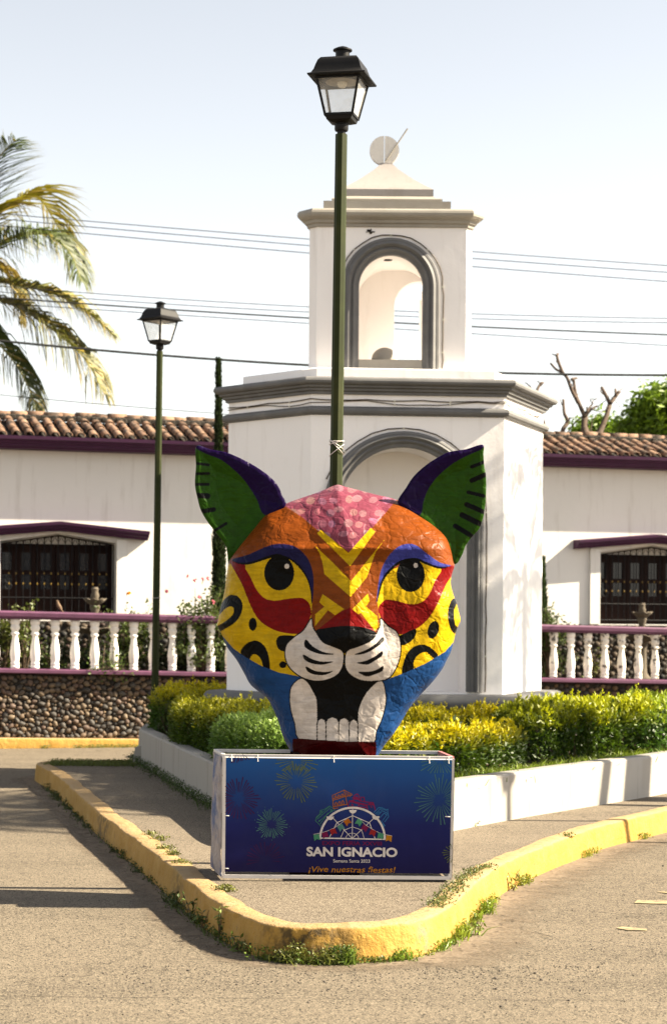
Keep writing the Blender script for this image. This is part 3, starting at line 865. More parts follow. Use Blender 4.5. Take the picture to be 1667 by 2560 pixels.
hw.add([HW(S0, -5, 0), HW(S1, -5, 0), HW(S1, -5, 4.06), HW(S0, -5, 4.06)], [(0, 1, 2, 3)])
wall_o = hw.build('wall', M['white_house'], house)

def extrude_profile(name, prof, s0, s1, mat, parent, zoff=None):
    V = []; F = []; n = len(prof)
    for s in (s0, s1):
        for o, z in prof: V.append(HW(s, o, z))
    for i in range(n - 1): F.append((i, i + 1, n + i + 1, n + i))
    F.append(tuple(range(n))); F.append(tuple(range(2 * n - 1, n - 1, -1)))
    return smooth_by_angle(fix_normals(link(name, mesh(name, V, F, mat), parent)), 30)
extrude_profile('eaves_moulding', [(-0.02, 3.895), (0.24, 3.90), (0.26, 3.925), (0.30, 3.93), (0.31, 3.96), (0.345, 3.97), (0.36, 4.00), (0.42, 4.01), (0.43, 4.055), (-0.02, 4.06)], S0 - 0.1, S1 + 0.1, M['purple'], house)
RZ0, RZ1, RO0, RO1 = 4.055, 4.365, 0.405, -0.52
roof = fix_normals(MB().add([HW(S0, RO0 - 0.03, RZ0), HW(S1, RO0 - 0.03, RZ0), HW(S1, RO1, RZ1 - 0.02), HW(S0, RO1, RZ1 - 0.02), HW(S0, -5, RZ0 - 0.9), HW(S1, -5, RZ0 - 0.9)], [(0, 1, 2, 3), (3, 2, 5, 4)]).build('roof', M['mortar'], house))
# one barrel tile (shared mesh), axis along local Y, bulge up
def tile_mesh(nm, length, r0, r1, th=0.012):
    n = 7; V = []; F = []
    for (y, r) in ((0, r0), (length, r1)):
        for rr in (r, r - th):
            for k in range(n):
                a = math.pi * k / (n - 1)
                V.append((rr * math.cos(a), y, rr * math.sin(a) * 0.85))
    for k in range(n - 1):
        F.append((k, k + 1, 2 * n + k + 1, 2 * n + k)); F.append((n + k + 1, n + k, 3 * n + k, 3 * n + k + 1))
        F.append((k + 1, k, n + k, n + k + 1)); F.append((2 * n + k, 2 * n + k + 1, 3 * n + k + 1, 3 * n + k))
    me = mesh(nm, V, F, M['tile'], None, True)
    return me
tm = tile_mesh('tile', 0.33, 0.064, 0.050)
rm = tile_mesh('ridge_tile', 0.26, 0.075, 0.066)
slope = math.atan2(RZ1 - RZ0, RO0 - RO1); slen = math.hypot(RZ1 - RZ0, RO0 - RO1)
def hidden_behind_tower(s):  # stretch of roof that the tower covers stays, only for counting
    return False
rows_n = 4; step = 0.174
base = Matrix.Rotation(math.atan2(he.y, he.x), 4, 'Z')
s = -0.55
while s < 10.6:
    for k in range(rows_n):
        t = k / rows_n
        o_ = RO0 + (RO1 - RO0) * t; z_ = RZ0 + (RZ1 - RZ0) * t + 0.012
        ob = bpy.data.objects.new('tile', tm); COL.objects.link(ob); ob.parent = roof
        mw = Matrix.Translation(HW(s + random.uniform(-.008, .008), o_ + random.uniform(-.02, .02), z_ + random.uniform(-0.004, .008))) @ base @ Matrix.Rotation(slope + random.uniform(-.03, .03), 4, 'X') @ Matrix.Rotation(random.uniform(-.05, .05), 4, 'Z')
        ob.matrix_basis = wm(roof).inverted() @ mw
        ob.scale = (random.uniform(.95, 1.05), 1, random.uniform(.95, 1.1))
    s += step
s = -0.7
while s < 10.7:
    ob = bpy.data.objects.new('ridge_tile', rm); COL.objects.link(ob); ob.parent = roof
    mw = Matrix.Translation(HW(s, RO1, RZ1 + 0.055 + random.uniform(-.006, .010))) @ base @ Matrix.Rotation(math.radians(-90) + random.uniform(-.04, .04), 4, 'Z') @ Matrix.Rotation(random.uniform(-.04, .05), 4, 'X')
    ob.matrix_basis = mw
    s += 0.225
# mortar bed lumps under the ridge
mb_ = MB(); s = -0.9
while s < 10.8:
    p = HW(s, RO1 + 0.055 + random.uniform(-.01, .02), RZ1 + 0.025)
    mb_.lathe([(0.01, -0.05), (0.07, -0.03), (0.06, 0.02), (0.01, 0.045)], p, 7, squash=0.8); s += 0.07
mb_.build('ridge_mortar', M['mortar'], roof)['kind'] = 'stuff'

# windows: surround, canopy, shutters, grille
def canopy(c_, half, parent):
    prof = [(0.0, 0.0), (0.13, 0.0), (0.15, 0.03), (0.19, 0.04), (0.20, 0.07), (0.25, 0.08), (0.26, 0.12), (0.0, 0.135)]
    V = []; F = []; n = len(prof); secs = [(c_ - half, 0.0), (c_, 0.11), (c_ + half, 0.0)]
    for (s, dz) in secs:
        for o, z in prof: V.append(HW(s, o + 0.005, 2.70 + dz + z))
    for a in range(2):
        for i in range(n - 1): F.append((a * n + i, a * n + i + 1, (a + 1) * n + i + 1, (a + 1) * n + i))
        F.append((a * n + n - 1, a * n, (a + 1) * n, (a + 1) * n + n - 1))
    F.append(tuple(range(n))); F.append(tuple(range(3 * n - 1, 2 * n - 1, -1)))
    return smooth_by_angle(fix_normals(link('canopy', mesh('canopy', V, F, M['purple']), parent)), 30)

def scroll(mb, s, z):
    for sg in (-1, 1):
        pts = [HW(s, -0.03, z - 0.09)]
        for k in range(9):
            a = math.radians(-90 + 300 * k / 8)
            pts.append(HW(s + sg * (0.022 + 0.016 * math.cos(a)), -0.03, z - 0.03 + 0.022 * math.sin(a)))
        mb.tube(pts, 0.0045, 4)

for wi, (c_, h_, side) in enumerate(wins):
    # plain plaster surround, slightly proud of the wall: lintel band, then a jamb on either side
    fr = MB().hexa([HW(c_ - h_ - .16, -.01, WT + WP + .003), HW(c_ + h_ + .16, -.01, WT + WP + .003), HW(c_ + h_ + .16, .05, WT + WP + .003), HW(c_ - h_ - .16, .05, WT + WP + .003), HW(c_ - h_ - .16, -.01, 2.80), HW(c_ + h_ + .16, -.01, 2.80), HW(c_ + h_ + .16, .05, 2.80), HW(c_ - h_ - .16, .05, 2.80)])
    win = fix_normals(fr.build('window', M['white_house'], house))
    for s0, s1 in ((c_ - h_ - 0.16, c_ - h_ - 0.002), (c_ + h_ + 0.002, c_ + h_ + 0.16)):
        jb = MB().hexa([HW(s0, -.01, WB), HW(s1, -.01, WB), HW(s1, .05, WB), HW(s0, .05, WB), HW(s0, -.01, 2.71), HW(s1, -.01, 2.71), HW(s1, .05, 2.71), HW(s0, .05, 2.71)])
        fix_normals(jb.build('jamb', M['white_house'], win))
    canopy(c_, h_ + 0.42, win)
    nleaf = 6
    wl_ = 2 * h_ / nleaf
    D = 0.26
    for k in range(nleaf):
        s0 = c_ - h_ + k * wl_; s1 = s0 + wl_ - 0.008
        sh = MB()
        def bx(a, b, z0, z1, o0, o1): sh.hexa([HW(a, o0, z0), HW(b, o0, z0), HW(b, o1, z0), HW(a, o1, z0), HW(a, o0, z1), HW(b, o0, z1), HW(b, o1, z1), HW(a, o1, z1)])
        zt = WT - 0.02
        bx(s0, s0 + .06, WB, zt, -D - .04, -D); bx(s1 - .06, s1, WB, zt, -D - .04, -D)
        for z0, z1 in ((WB, 2.02), (2.22, 2.28), (zt - .12, zt)):
            bx(s0 + .061, s1 - .061, z0, z1, -D - .038, -D - .003)
        so = fix_normals(sh.build('shutter', M['wood'], win))
        for z0, z1 in ((2.02, 2.22), (2.28, zt - .12)):
            MB().add([HW(s0 + .05, -D - .02, z0), HW(s1 - .05, -D - .02, z0), HW(s1 - .05, -D - .02, z1), HW(s0 + .05, -D - .02, z1)], [(0, 1, 2, 3)]).build('pane', M['window_glass'], win)
    MB().add([HW(c_ - h_, -D - .03, WT - .02), HW(c_ + h_, -D - .03, WT - .02), HW(c_, -D - .03, WT + WP + .01)], [(0, 1, 2)]).build('lintel_panel', M['white_house'], win)
    # grille
    def topz(s): return WT + WP * (1 - abs(s - c_) / h_)
    fm = MB()
    fm.tube([HW(c_ - h_ + .03, -0.03, WB), HW(c_ - h_ + .03, -0.03, WT - .03), HW(c_, -0.03, WT + WP - .03), HW(c_ + h_ - .03, -0.03, WT - .03), HW(c_ + h_ - .03, -0.03, WB)], 0.011, 5)
    fm.tube([HW(c_ - h_ + .03, -0.03, 1.90), HW(c_ + h_ - .03, -0.03, 1.90)], 0.009, 5)
    fm.tube([HW(c_ - h_ + .03, -0.03, WB + .06), HW(c_ + h_ - .03, -0.03, WB + .06)], 0.009, 5)
    fm.build('grille_frame', M['iron'], win)
    nb_ = int(2 * h_ / 0.098)
    for k in range(1, nb_):
        s = c_ - h_ + .03 + (2 * h_ - .06) * k / nb_
        b = MB(); b.tube([HW(s, -0.03, WB + .06), HW(s, -0.03, topz(s) - .035)], 0.0065, 5)
        scroll(b, s, topz(s) - .03)
        bo = b.build('bar', M['iron'], win)
    for k in range(1, nb_):
        s = c_ - h_ + .03 + (2 * h_ - .06) * k / nb_
        for z in (2.09, 2.23):
            MB().lathe([(0.003, -0.020), (0.008, -0.012), (0.0105, 0), (0.008, 0.012), (0.003, 0.020)], HW(s, -0.03, z), 8).build('bead', M['gold'], win)
    # open rosettes near the jambs
    rs = MB()
    for sg in (-1, 1):
        s = c_ + sg * (h_ - 0.12)
        for k in range(2):
            cz = 2.05 + k * 0.09
            rs.tube([HW(s + .045 * math.cos(a), -0.032, cz + .045 * math.sin(a)) for a in [2 * math.pi * i / 14 for i in range(15)]], 0.005, 4)
    rs.build('rosette', M['iron'], win)['kind'] = 'stuff'

# ================================================================== garden terrace, stone wall, balustrade, far kerb
be = Vector((8.73, 2.6, 0)).normalized(); bn = Vector((be.y, -be.x, 0)); bO = Vector((-4.15, 24.93, 0))
SL = -0.017
def BW(s, o, z): return bO + be * s + bn * o + Vector((0, 0, z + SL * s))
B0, B1 = -2.5, 11.5
gt = MB().add([BW(B0, -0.1, 0.84), BW(B1, -0.1, 0.84), HW(S1, 0.02, 0.66), HW(S0, 0.02, 0.9)], [(0, 1, 2, 3)]).build('terrace', M['soil'])
gt['kind'] = 'structure'
fk = MB()
prof = [(0.17, -0.02), (0.165, 0.11), (0.15, 0.128), (0.0, 0.13)]
V = []; F = []; ns = 60
for i in range(ns + 1):
    s = B0 + (B1 - B0) * i / ns
    for o_, z_ in prof: V.append(BW(s, o_ + 0.008 * noise.noise(Vector((s * 3, z_ * 9, 0))), z_ - SL * s * (1 if z_ < 0 else 0)))
for i in range(ns):
    for k in range(3): F.append((i * 4 + k, i * 4 + k + 1, (i + 1) * 4 + k + 1, (i + 1) * 4 + k))
fix_normals(link('far_kerb', mesh('far_kerb', V, F, M['kerb'], None, True)))['kind'] = 'structure'

sw = MB()
sw.hexa([BW(B0, .0, 0), BW(B1, 0, 0), BW(B1, -.2, 0), BW(B0, -.2, 0), BW(B0, 0.0, .93), BW(B1, 0.0, .93), BW(B1, -.2, .93), BW(B0, -.2, .93)])
stone_wall = empty('stone_wall', BW(3, -.1, 0), 'low retaining wall of rounded river stones behind the street kerb', 'wall')
fix_normals(sw.build('mortar_bed', M['mortar'], stone_wall))
# stone shapes (shared)
def stone_mesh(k):
    bm = bmesh.new(); bmesh.ops.create_icosphere(bm, subdivisions=2, radius=1)
    for v in bm.verts: v.co *= 1 + 0.30 * noise.noise(v.co * 1.3 + Vector((k * 7, 0, 0)))
    me = bpy.data.meshes.new('stone'); bm.to_mesh(me); bm.free()
    me.materials.append(M['stone']); me.polygons.foreach_set('use_smooth', np.ones(len(me.polygons), dtype=bool))
    return me
sm = [stone_mesh(k) for k in range(5)]
# pack stones: dart throwing in (s, z)
def pack(s0, s1, z0, z1, rmin, rmax, tries, seed):
    r_ = random.Random(seed); out = []; cell = rmax * 2; grid = {}
    for i in range(tries):
        rad = rmax - (rmax - rmin) * (i / tries) ** 0.6
        s = r_.uniform(s0, s1); z = r_.uniform(z0, z1); gx, gz = int(s / cell), int(z / cell); ok = True
        for a in (-1, 0, 1):
            for b in (-1, 0, 1):
                for (s2, z2, r2) in grid.get((gx + a, gz + b), ()):
                    if (s - s2) ** 2 + ((z - z2)) ** 2 < ((rad + r2) * 0.88) ** 2: ok = False; break
                if not ok: break
            if not ok: break
        if ok:
            grid.setdefault((gx, gz), []).append((s, z, rad)); out.append((s, z, rad))
    return out
vis = pack(-0.05, 2.35, 0.14, 0.90, 0.012, 0.038, 30000, 3)
vis.sort(key=lambda t: -t[2])
rot_b = Matrix.Rotation(math.atan2(be.y, be.x), 4, 'Z')
for (s, z, r_) in vis[:296]:
    ob = bpy.data.objects.new('stone', random.choice(sm)); COL.objects.link(ob); ob.parent = stone_wall
    a = random.uniform(-0.9, 0.9)
    mw = Matrix.Translation(BW(s, 0.004, z)) @ rot_b @ Matrix.Rotation(a, 4, 'Y')
    ob.matrix_basis = Matrix.Translation(-Vector(stone_wall.location)) @ mw
    ob.scale = (r_ * random.uniform(0.95, 1.4), r_ * random.uniform(.6, 1.1), r_ * random.uniform(0.7, 1.0))
STC = [(0.012, 0.011, 0.010), (0.03, 0.022, 0.016), (0.05, 0.033, 0.02), (0.024, 0.022, 0.02), (0.06, 0.043, 0.027), (0.038, 0.022, 0.017)]  # dado copy of the wall stone colours, darkened to imitate shade
STW = [(0.02, 0.017, 0.015), (0.075, 0.052, 0.033), (0.13, 0.083, 0.046), (0.05, 0.045, 0.04), (0.15, 0.105, 0.062), (0.095, 0.056, 0.038)]
def stone_mass(name, items, fn, parent, pal=None):
    bm = bmesh.new(); bmesh.ops.create_icosphere(bm, subdivisions=1, radius=1)
    sv = np.array([v.co for v in bm.verts]); sf = np.array([[v.index for v in f.verts] for f in bm.faces]); bm.free()
    Vs, Fs, Cs = [], [], []
    for i, (s, z, r_) in enumerate(items):
        c = fn(s, 0.003, z)
        sc = np.array([r_ * random.uniform(1, 1.2), r_ * 0.8, r_ * random.uniform(.8, 1)])
        Vs.append(sv * sc + np.array(c)); Fs.append(sf + i * len(sv)); Cs.append(np.tile(random.choice(pal or STC), (len(sv), 1)))
    o = link(name, mesh_np(name, np.concatenate(Vs), np.concatenate(Fs), M['stone_v'], np.concatenate(Cs), True), parent)
    o['kind'] = 'stuff'
    return o
rest = vis[296:] + pack(2.35, 10.5, 0.14, 0.90, 0.02, 0.045, 20000, 4) + pack(-2.4, -0.05, 0.14, 0.9, 0.02, 0.045, 6000, 5)
stone_mass('small_stones', rest, BW, stone_wall, STW)
# pebble dado along the foot of the house wall
dd_ = MB().hexa([HW(-2.5, .002, .6), HW(12.5, .002, .6), HW(12.5, .05, .6), HW(-2.5, .05, .6), HW(-2.5, .002, 1.585), HW(12.5, .002, 1.585), HW(12.5, .05, 1.585), HW(-2.5, .05, 1.585)])
fix_normals(dd_.build('dado_bed', M['mortar'], house))
stone_mass('stone_dado', pack(-0.6, 4.2, 0.85, 1.56, 0.025, 0.055, 9000, 6) + pack(7.6, 11.0, 0.72, 1.56, 0.025, 0.055, 7000, 8), lambda s, o, z: HW(s, o + 0.045, z), house)

bal = empty('balustrade', BW(3, -.1, .93), 'white turned balusters between mauve rails on top of the stone wall', 'balustrade')
def rail(name, prof, mat):
    V = []; n = len(prof); F = []
    for s in (B0, B1):
        for o_, z_ in prof: V.append(BW(s, o_, z_))
    for i in range(n): F.append((i, (i + 1) % n, n + (i + 1) % n, n + i))
    F.append(tuple(range(n))); F.append(tuple(range(2 * n - 1, n - 1, -1)))
    return smooth_by_angle(fix_normals(link(name, mesh(name, V, F, mat), bal)), 35)
rail('bottom_rail', [(.11, .935), (.13, .945), (.13, .98), (.115, .99), (-.2, .995), (-.2, .935)], M['mauve'])
rail('top_rail', [(.0, 1.61), (.03, 1.615), (.035, 1.635), (.06, 1.645), (.065, 1.69), (.045, 1.712), (-.15, 1.715), (-.17, 1.69), (-.165, 1.645), (-.13, 1.61)], M['mauve'])
bp = [(0.056, 0), (0.056, .035), (0.045, .04), (0.055, .052), (0.057, .066), (0.048, .08), (0.052, .10), (0.060, .15), (0.062, .20), (0.054, .28), (0.041, .35), (0.036, .40), (0.040, .415), (0.056, .432), (0.056, .445), (0.044, .455), (0.044, .475), (0.056, .49), (0.060, .515), (0.052, .54), (0.049, .548), (0.058, .56), (0.062, .58), (0.060, .60), (0.058, .617)]
bmh = MB().lathe(bp, (0, 0, 0), 14)
bme = [smooth_me for smooth_me in (mesh('baluster', bmh.v, bmh.f, M['baluster'], None, True), mesh('baluster', bmh.v, bmh.f, M['baluster_worn'], None, True))]
s0b = 0.208 - 0.252 * 8
i = 0
worn = {14: 1}
for k in range(46):
    s = s0b + k * 0.2505
    if s > B1 - .1: break
    wornk = (1.35 < s < 1.65) or (s > 6.6 and k % 2 == 1) or (s > 8.2)
    ob = bpy.data.objects.new('baluster', bme[1 if wornk else 0]); COL.objects.link(ob); ob.parent = bal
    ob.location = BW(s, -.06, .994) - Vector(bal.location); ob.rotation_euler = (0, 0, random.uniform(0, 6))
    if wornk: ob['label'] = 'baluster with flaking stained paint'
# ================================================================== jaguar head
CS = 1.9872
def cp(x, y, d): return P(460 + x / CS, 1080 + y / CS, d)
HD = 11.50            # distance of the head's outline plane
head = empty('jaguar_head', (cp(790, 1625, HD).x, HD, KH), 'giant painted papier mache jaguar head with pointed ears and bared teeth', 'sculpture')
outline = [(760, 262), (800, 272), (880, 292), (950, 310), (1050, 335), (1110, 365), (1170, 410), (1240, 465), (1300, 525), (1325, 590), (1335, 640), (1342, 665), (1331, 700), (1323, 740), (1326, 770), (1335, 805), (1352, 850), (1365, 900), (1372, 935), (1360, 965), (1347, 1000), (1338, 1040), (1325, 1090), (1305, 1130), (1280, 1180), (1235, 1240), (1180, 1300), (1120, 1370), (1085, 1430), (1040, 1500), (1000, 1550), (968, 1600), (948, 1640), (900, 1660), (780, 1665), (600, 1660), (555, 1640),
           (525, 1580), (490, 1510), (470, 1440), (440, 1370), (410, 1320), (335, 1260), (300, 1200), (260, 1130), (215, 1070), (190, 1010), (166, 960), (171, 930), (181, 880), (200, 800), (210, 730), (222, 655), (235, 625), (300, 540), (360, 465), (400, 410), (450, 380), (500, 358), (560, 335), (650, 305), (700, 285)]
def dense(poly, n=6): return np.array([(p.x, p.y) for p in catmull([(a, b, 0) for a, b in poly], n, True)])
def seg_dist(pts, poly):
    best = np.full(len(pts), 1e9)
    for a, b in zip(poly, np.roll(poly, -1, 0)):
        ab = b - a; t = np.clip(((pts - a) @ ab) / max(ab @ ab, 1e-9), 0, 1)
        best = np.minimum(best, np.hypot(*(pts - (a + t[:, None] * ab)).T))
    return best
def inside(pts, poly):
    poly = np.asarray(poly, float)
    lo, hi = poly.min(0), poly.max(0)
    res = np.zeros(len(pts), bool)
    idx = np.where((pts[:, 0] >= lo[0]) & (pts[:, 0] <= hi[0]) & (pts[:, 1] >= lo[1]) & (pts[:, 1] <= hi[1]))[0]
    if len(idx) == 0: return res
    x, y = pts[idx, 0], pts[idx, 1]; c = np.zeros(len(idx), bool)
    x1, y1 = poly[-1]
    for x2, y2 in poly:
        if y1 != y2:
            c ^= ((y1 > y) != (y2 > y)) & (x < (x2 - x1) * (y - y1) / (y2 - y1) + x1)
        x1, y1 = x2, y2
    res[idx] = c
    return res
def polar_grid(poly, centre, na, nr, power=0.85):
    """grid of points filling a star-shaped outline; returns (nr+1)*na points, ring 0 = centre"""
    poly = np.asarray(poly); c = np.asarray(centre, float)
    cum = np.concatenate([[0], np.cumsum(np.hypot(*(np.roll(poly, -1, 0) - poly).T))])
    per = np.concatenate([poly, poly[:1]])
    s = np.linspace(0, cum[-1], na, endpoint=False)
    bx = np.interp(s, cum, per[:, 0]); by = np.interp(s, cum, per[:, 1])
    r = (np.arange(nr + 1) / nr) ** power
    pts = np.stack([c[0] + r[:, None] * (bx - c[0]), c[1] + r[:, None] * (by - c[1])], 2).reshape(-1, 2)
    i = np.arange(nr)[:, None] * na; k = np.arange(na)[None, :]; k2 = (k + 1) % na
    F = np.stack([i + k, i + na + k, i + na + k2, i + k2], 2).reshape(-1, 4)
    return pts, F
YEL, ORG, NAVY, RED, MAR = (0.43, 0.27, 0.003), (0.155, 0.035, 0.0035), (0.008, 0.007, 0.040), (0.135, 0.002, 0.002), (0.032, 0.0004, 0.0006)
BLK, WHT, BLU, PNK, PNKL, PURP, GRN, VIO = (0.0015, 0.0015, 0.0015), (0.46, 0.405, 0.355), (0.008, 0.040, 0.13), (0.16, 0.035, 0.055), (0.25, 0.10, 0.12), (0.06, 0.006, 0.055), (0.015, 0.052, 0.0012), (0.0075, 0.001, 0.028)

class Painter:
    def __init__(s, pts, base): s.p = pts; s.c = np.tile(np.array(base, float), (len(pts), 1))
    def fill(s, poly, col, n=0):
        q = dense(poly, n) if n else np.array(poly, float)
        s.c[inside(s.p, q)] = col; return q
    def ell(s, cx, cy, rx, ry, col, rot=0.0, clip=None):
        d = s.p - (cx, cy); ca, sa = math.cos(rot), math.sin(rot)
        u = d[:, 0] * ca + d[:, 1] * sa; v = -d[:, 0] * sa + d[:, 1] * ca
        m = (u / rx) ** 2 + (v / ry) ** 2 < 1
        if clip is not None: m &= inside(s.p, clip)
        s.c[m] = col
    def stroke(s, pts_, w, col, closed=False, n=5):
        q = np.array([(p.x, p.y) for p in catmull([(a, b, 0) for a, b in pts_], n, closed)])
        lo, hi = q.min(0) - w, q.max(0) + w
        idx = np.where((s.p[:, 0] > lo[0]) & (s.p[:, 0] < hi[0]) & (s.p[:, 1] > lo[1]) & (s.p[:, 1] < hi[1]))[0]
        if len(idx) == 0: return
        pp = s.p[idx]; best = np.full(len(pp), 1e9)
        nn = len(q) if closed else len(q) - 1
        for i in range(nn):
            a = q[i]; b = q[(i + 1) % len(q)]; ab = b - a
            t = np.clip(((pp - a) @ ab) / max(ab @ ab, 1e-9), 0, 1)
            best = np.minimum(best, np.hypot(*(pp - (a + t[:, None] * ab)).T))
        s.c[idx[best < w / 2]] = col

od = dense(outline, 4)
NA, NR = 960, 270
pts, Fq = polar_grid(od, (790, 900), NA, NR)
dd = seg_dist(pts, od) / (CS * 435)                     # metres to the silhouette
cx_, cy_ = pts[:, 0], pts[:, 1]
def sstep(a, b, x):
    t = np.clip((x - a) / (b - a), 0, 1); return t * t * (3 - 2 * t)
R_ = 0.17
H = R_ * 0.95 * np.sqrt(np.clip(1 - (1 - np.clip(dd / R_, 0, 1)) ** 2, 0, 1))
H += 0.05 * (1 - ((cx_ - 800) / 560) ** 2)              # whole face gently bowed
tt = np.clip((585 - cy_) / 320, 0, 1.1)
H -= 0.26 * tt ** 1.35              # forehead leans back above the brow
H += 0.015 * np.exp(-((cy_ - 580) / 22) ** 2) * np.exp(-((cx_ - 815) / 330) ** 2)
xr = 770 + (822 - 770) * np.clip((cy_ - 265) / 315, 0, 1)
H += 0.055 * np.clip(1 - np.abs(cx_ - xr) / 190, 0, 1) * sstep(640, 470, cy_) * sstep(0, .05, dd)          # tent-like crown ridge
H += 0.085 * np.clip(1 - np.abs(cx_ - 824) / 165, 0, 1) ** 0.9 * sstep(560, 900, cy_) * sstep(1120, 1010, cy_)   # nose bridge
for mx_, my_ in ((645, 1130), (940, 1130)):
    H += 0.055 * np.exp(-(((cx_ - mx_) / 120) ** 2 + ((cy_ - my_) / 105) ** 2))
for mx_, my_ in ((470, 700), (1125, 700)):
    H -= 0.012 * np.exp(-(((cx_ - mx_) / 110) ** 2 + ((cy_ - my_) / 90) ** 2))
# dents of the wire armature under the paper
rr = np.random.default_rng(5)
for k in range(170):
    a, b = rr.uniform(180, 1360), rr.uniform(270, 1640); wv = rr.uniform(22, 70); sgn = rr.choice((-1, 1))
    H += sgn * rr.uniform(.001, .0035) * np.exp(-(((cx_ - a) / wv) ** 2 + ((cy_ - b) / (wv * rr.uniform(.5, 1.6))) ** 2)) * sstep(0, .05, dd)
pa = Painter(pts, YEL)
pa.fill([(222, 655), (228, 600), (300, 500), (400, 380), (500, 330), (760, 240), (1060, 300), (1250, 440), (1345, 560), (1350, 668), (1280, 672), (1150, 640), (985, 700), (958, 830), (972, 930), (958, 1002), (650, 1002), (630, 930), (642, 780), (600, 660), (430, 620), (300, 660)], ORG)
crown = pa.fill([(495, 362), (560, 300), (760, 230), (1068, 320), (1000, 402), (940, 470), (822, 600), (760, 550), (660, 485), (590, 425)], PNK)
for k in range(46):
    a = 530 + (k % 9) * 62 + (31 if (k // 9) % 2 else 0) + random.uniform(-14, 14); b = 285 + (k // 9) * 55 + random.uniform(-12, 12)
    pa.ell(a, b, random.uniform(17, 27), random.uniform(13, 21), tuple(p_ * random.uniform(.75, 1.1) for p_ in PNKL), random.uniform(-.4, .4), crown)
pa.fill([(680, 485), (816, 601), (927, 476), (950, 495), (825, 667), (660, 503)], YEL)
pa.fill([(651, 565), (740, 650), (829, 741), (925, 620), (999, 530), (952, 595), (932, 650), (919, 690), (907, 723), (827, 819), (697, 706), (688, 650), (672, 600)], YEL)
pa.fill([(688, 805), (795, 880), (750, 910), (715, 885), (650, 965), (652, 905), (697, 868), (672, 846)], YEL)
pa.fill([(913, 803), (835, 880), (862, 908), (878, 898), (948, 988), (963, 968), (960, 915), (902, 866), (921, 842)], YEL)
pa.fill([(825, 872), (770, 898), (655, 988), (700, 1000), (900, 1000), (955, 1000), (900, 935)], RED)
# cheeks' red bands, eyes
pa.fill([(232, 640), (300, 655), (330, 720), (362, 785), (400, 825), (450, 838), (520, 828), (590, 825), (620, 850), (632, 900), (610, 960), (580, 1000), (500, 998), (430, 975), (370, 930), (330, 860), (290, 760), (252, 690)], RED, 4)
pa.fill([(1345, 665), (1275, 672), (1245, 740), (1220, 800), (1180, 845), (1120, 855), (1060, 840), (1000, 833), (970, 860), (968, 900), (1000, 960), (1060, 1005), (1140, 985), (1210, 930), (1260, 850), (1300, 760), (1338, 700)], RED, 4)
pa.fill([(305, 655), (430, 620), (550, 640), (600, 700), (630, 790), (632, 855), (590, 825), (520, 828), (450, 838), (400, 825), (362, 785), (340, 735)], YEL, 3)
pa.fill([(1278, 675), (1200, 645), (1150, 632), (1060, 680), (985, 745), (960, 830), (968, 862), (1000, 833), (1060, 840), (1120, 855), (1180, 845), (1220, 800), (1245, 740)], YEL, 3)
pa.ell(473, 700, 74, 87, BLK); pa.ell(1125, 710, 70, 85, BLK)
pa.fill([(238, 636), (320, 612), (420, 567), (490, 556), (560, 574), (615, 630), (640, 700), (643, 780), (634, 856), (628, 790), (605, 720), (550, 652), (480, 616), (430, 626), (310, 660)], BLK, 4)
pa.fill([(238, 634), (320, 609), (420, 565), (490, 556), (560, 574), (615, 630), (640, 700), (643, 780), (636, 850), (632, 790), (610, 715), (556, 645), (480, 608), (430, 612), (310, 650)], NAVY, 4)
pa.fill([(1325, 664), (1270, 650), (1200, 600), (1150, 562), (1100, 557), (1050, 580), (1000, 640), (970, 720), (957, 850), (985, 752), (1020, 698), (1080, 648), (1150, 638), (1200, 658), (1270, 680)], BLK, 4)
pa.fill([(1325, 663), (1270, 648), (1200, 600), (1150, 562), (1100, 557), (1050, 580), (1000, 640), (970, 720), (956, 846), (975, 752), (1010, 690), (1075, 638), (1150, 626), (1200, 645), (1270, 670)], (0.03, 0.033, 0.18), 4)
pa.ell(511, 667, 12, 12, WHT); pa.ell(1150, 663, 11, 12, WHT)
# rosettes
pa.fill([(176, 890), (195, 838), (230, 810), (265, 815), (290, 850), (285, 900), (255, 945), (210, 975), (172, 992), (166, 965), (200, 945), (240, 910), (248, 882), (235, 866), (205, 878), (180, 905)], BLK, 4)
pa.ell(342, 955, 20, 32, BLK)
pa.fill([(280, 1095), (310, 1052), (355, 1036), (395, 1058), (420, 1110), (426, 1185), (396, 1170), (382, 1128), (357, 1105), (335, 1112), (322, 1130)], BLK, 4)
pa.fill([(458, 1040), (472, 1015), (510, 1010), (560, 1020), (510, 1065), (505, 1090), (470, 1078)], BLK, 4)
pa.ell(491, 1156, 18, 17, BLK)
pa.fill([(1060, 1022), (1100, 998), (1148, 978), (1150, 1010), (1120, 1045), (1076, 1060)], BLK, 3)
pa.ell(1237, 983, 27, 45, BLK, 0.28)
pa.fill([(1309, 900), (1323, 842), (1342, 825), (1354, 850), (1340, 890), (1346, 955), (1358, 970), (1342, 1002), (1318, 965)], BLK, 4)
pa.fill([(1084, 1205), (1088, 1150), (1115, 1090), (1160, 1059), (1210, 1062), (1260, 1106), (1240, 1124), (1200, 1094), (1160, 1110), (1140, 1145), (1137, 1190)], BLK, 4)
# blue jaw
pa.fill([(180, 1000), (245, 1075), (300, 1115), (380, 1160), (470, 1195), (575, 1215), (800, 1240), (1010, 1228), (1100, 1195), (1200, 1150), (1295, 1092), (1345, 1035), (1400, 1100), (1300, 1400), (1000, 1700), (500, 1700), (150, 1300)], BLU)
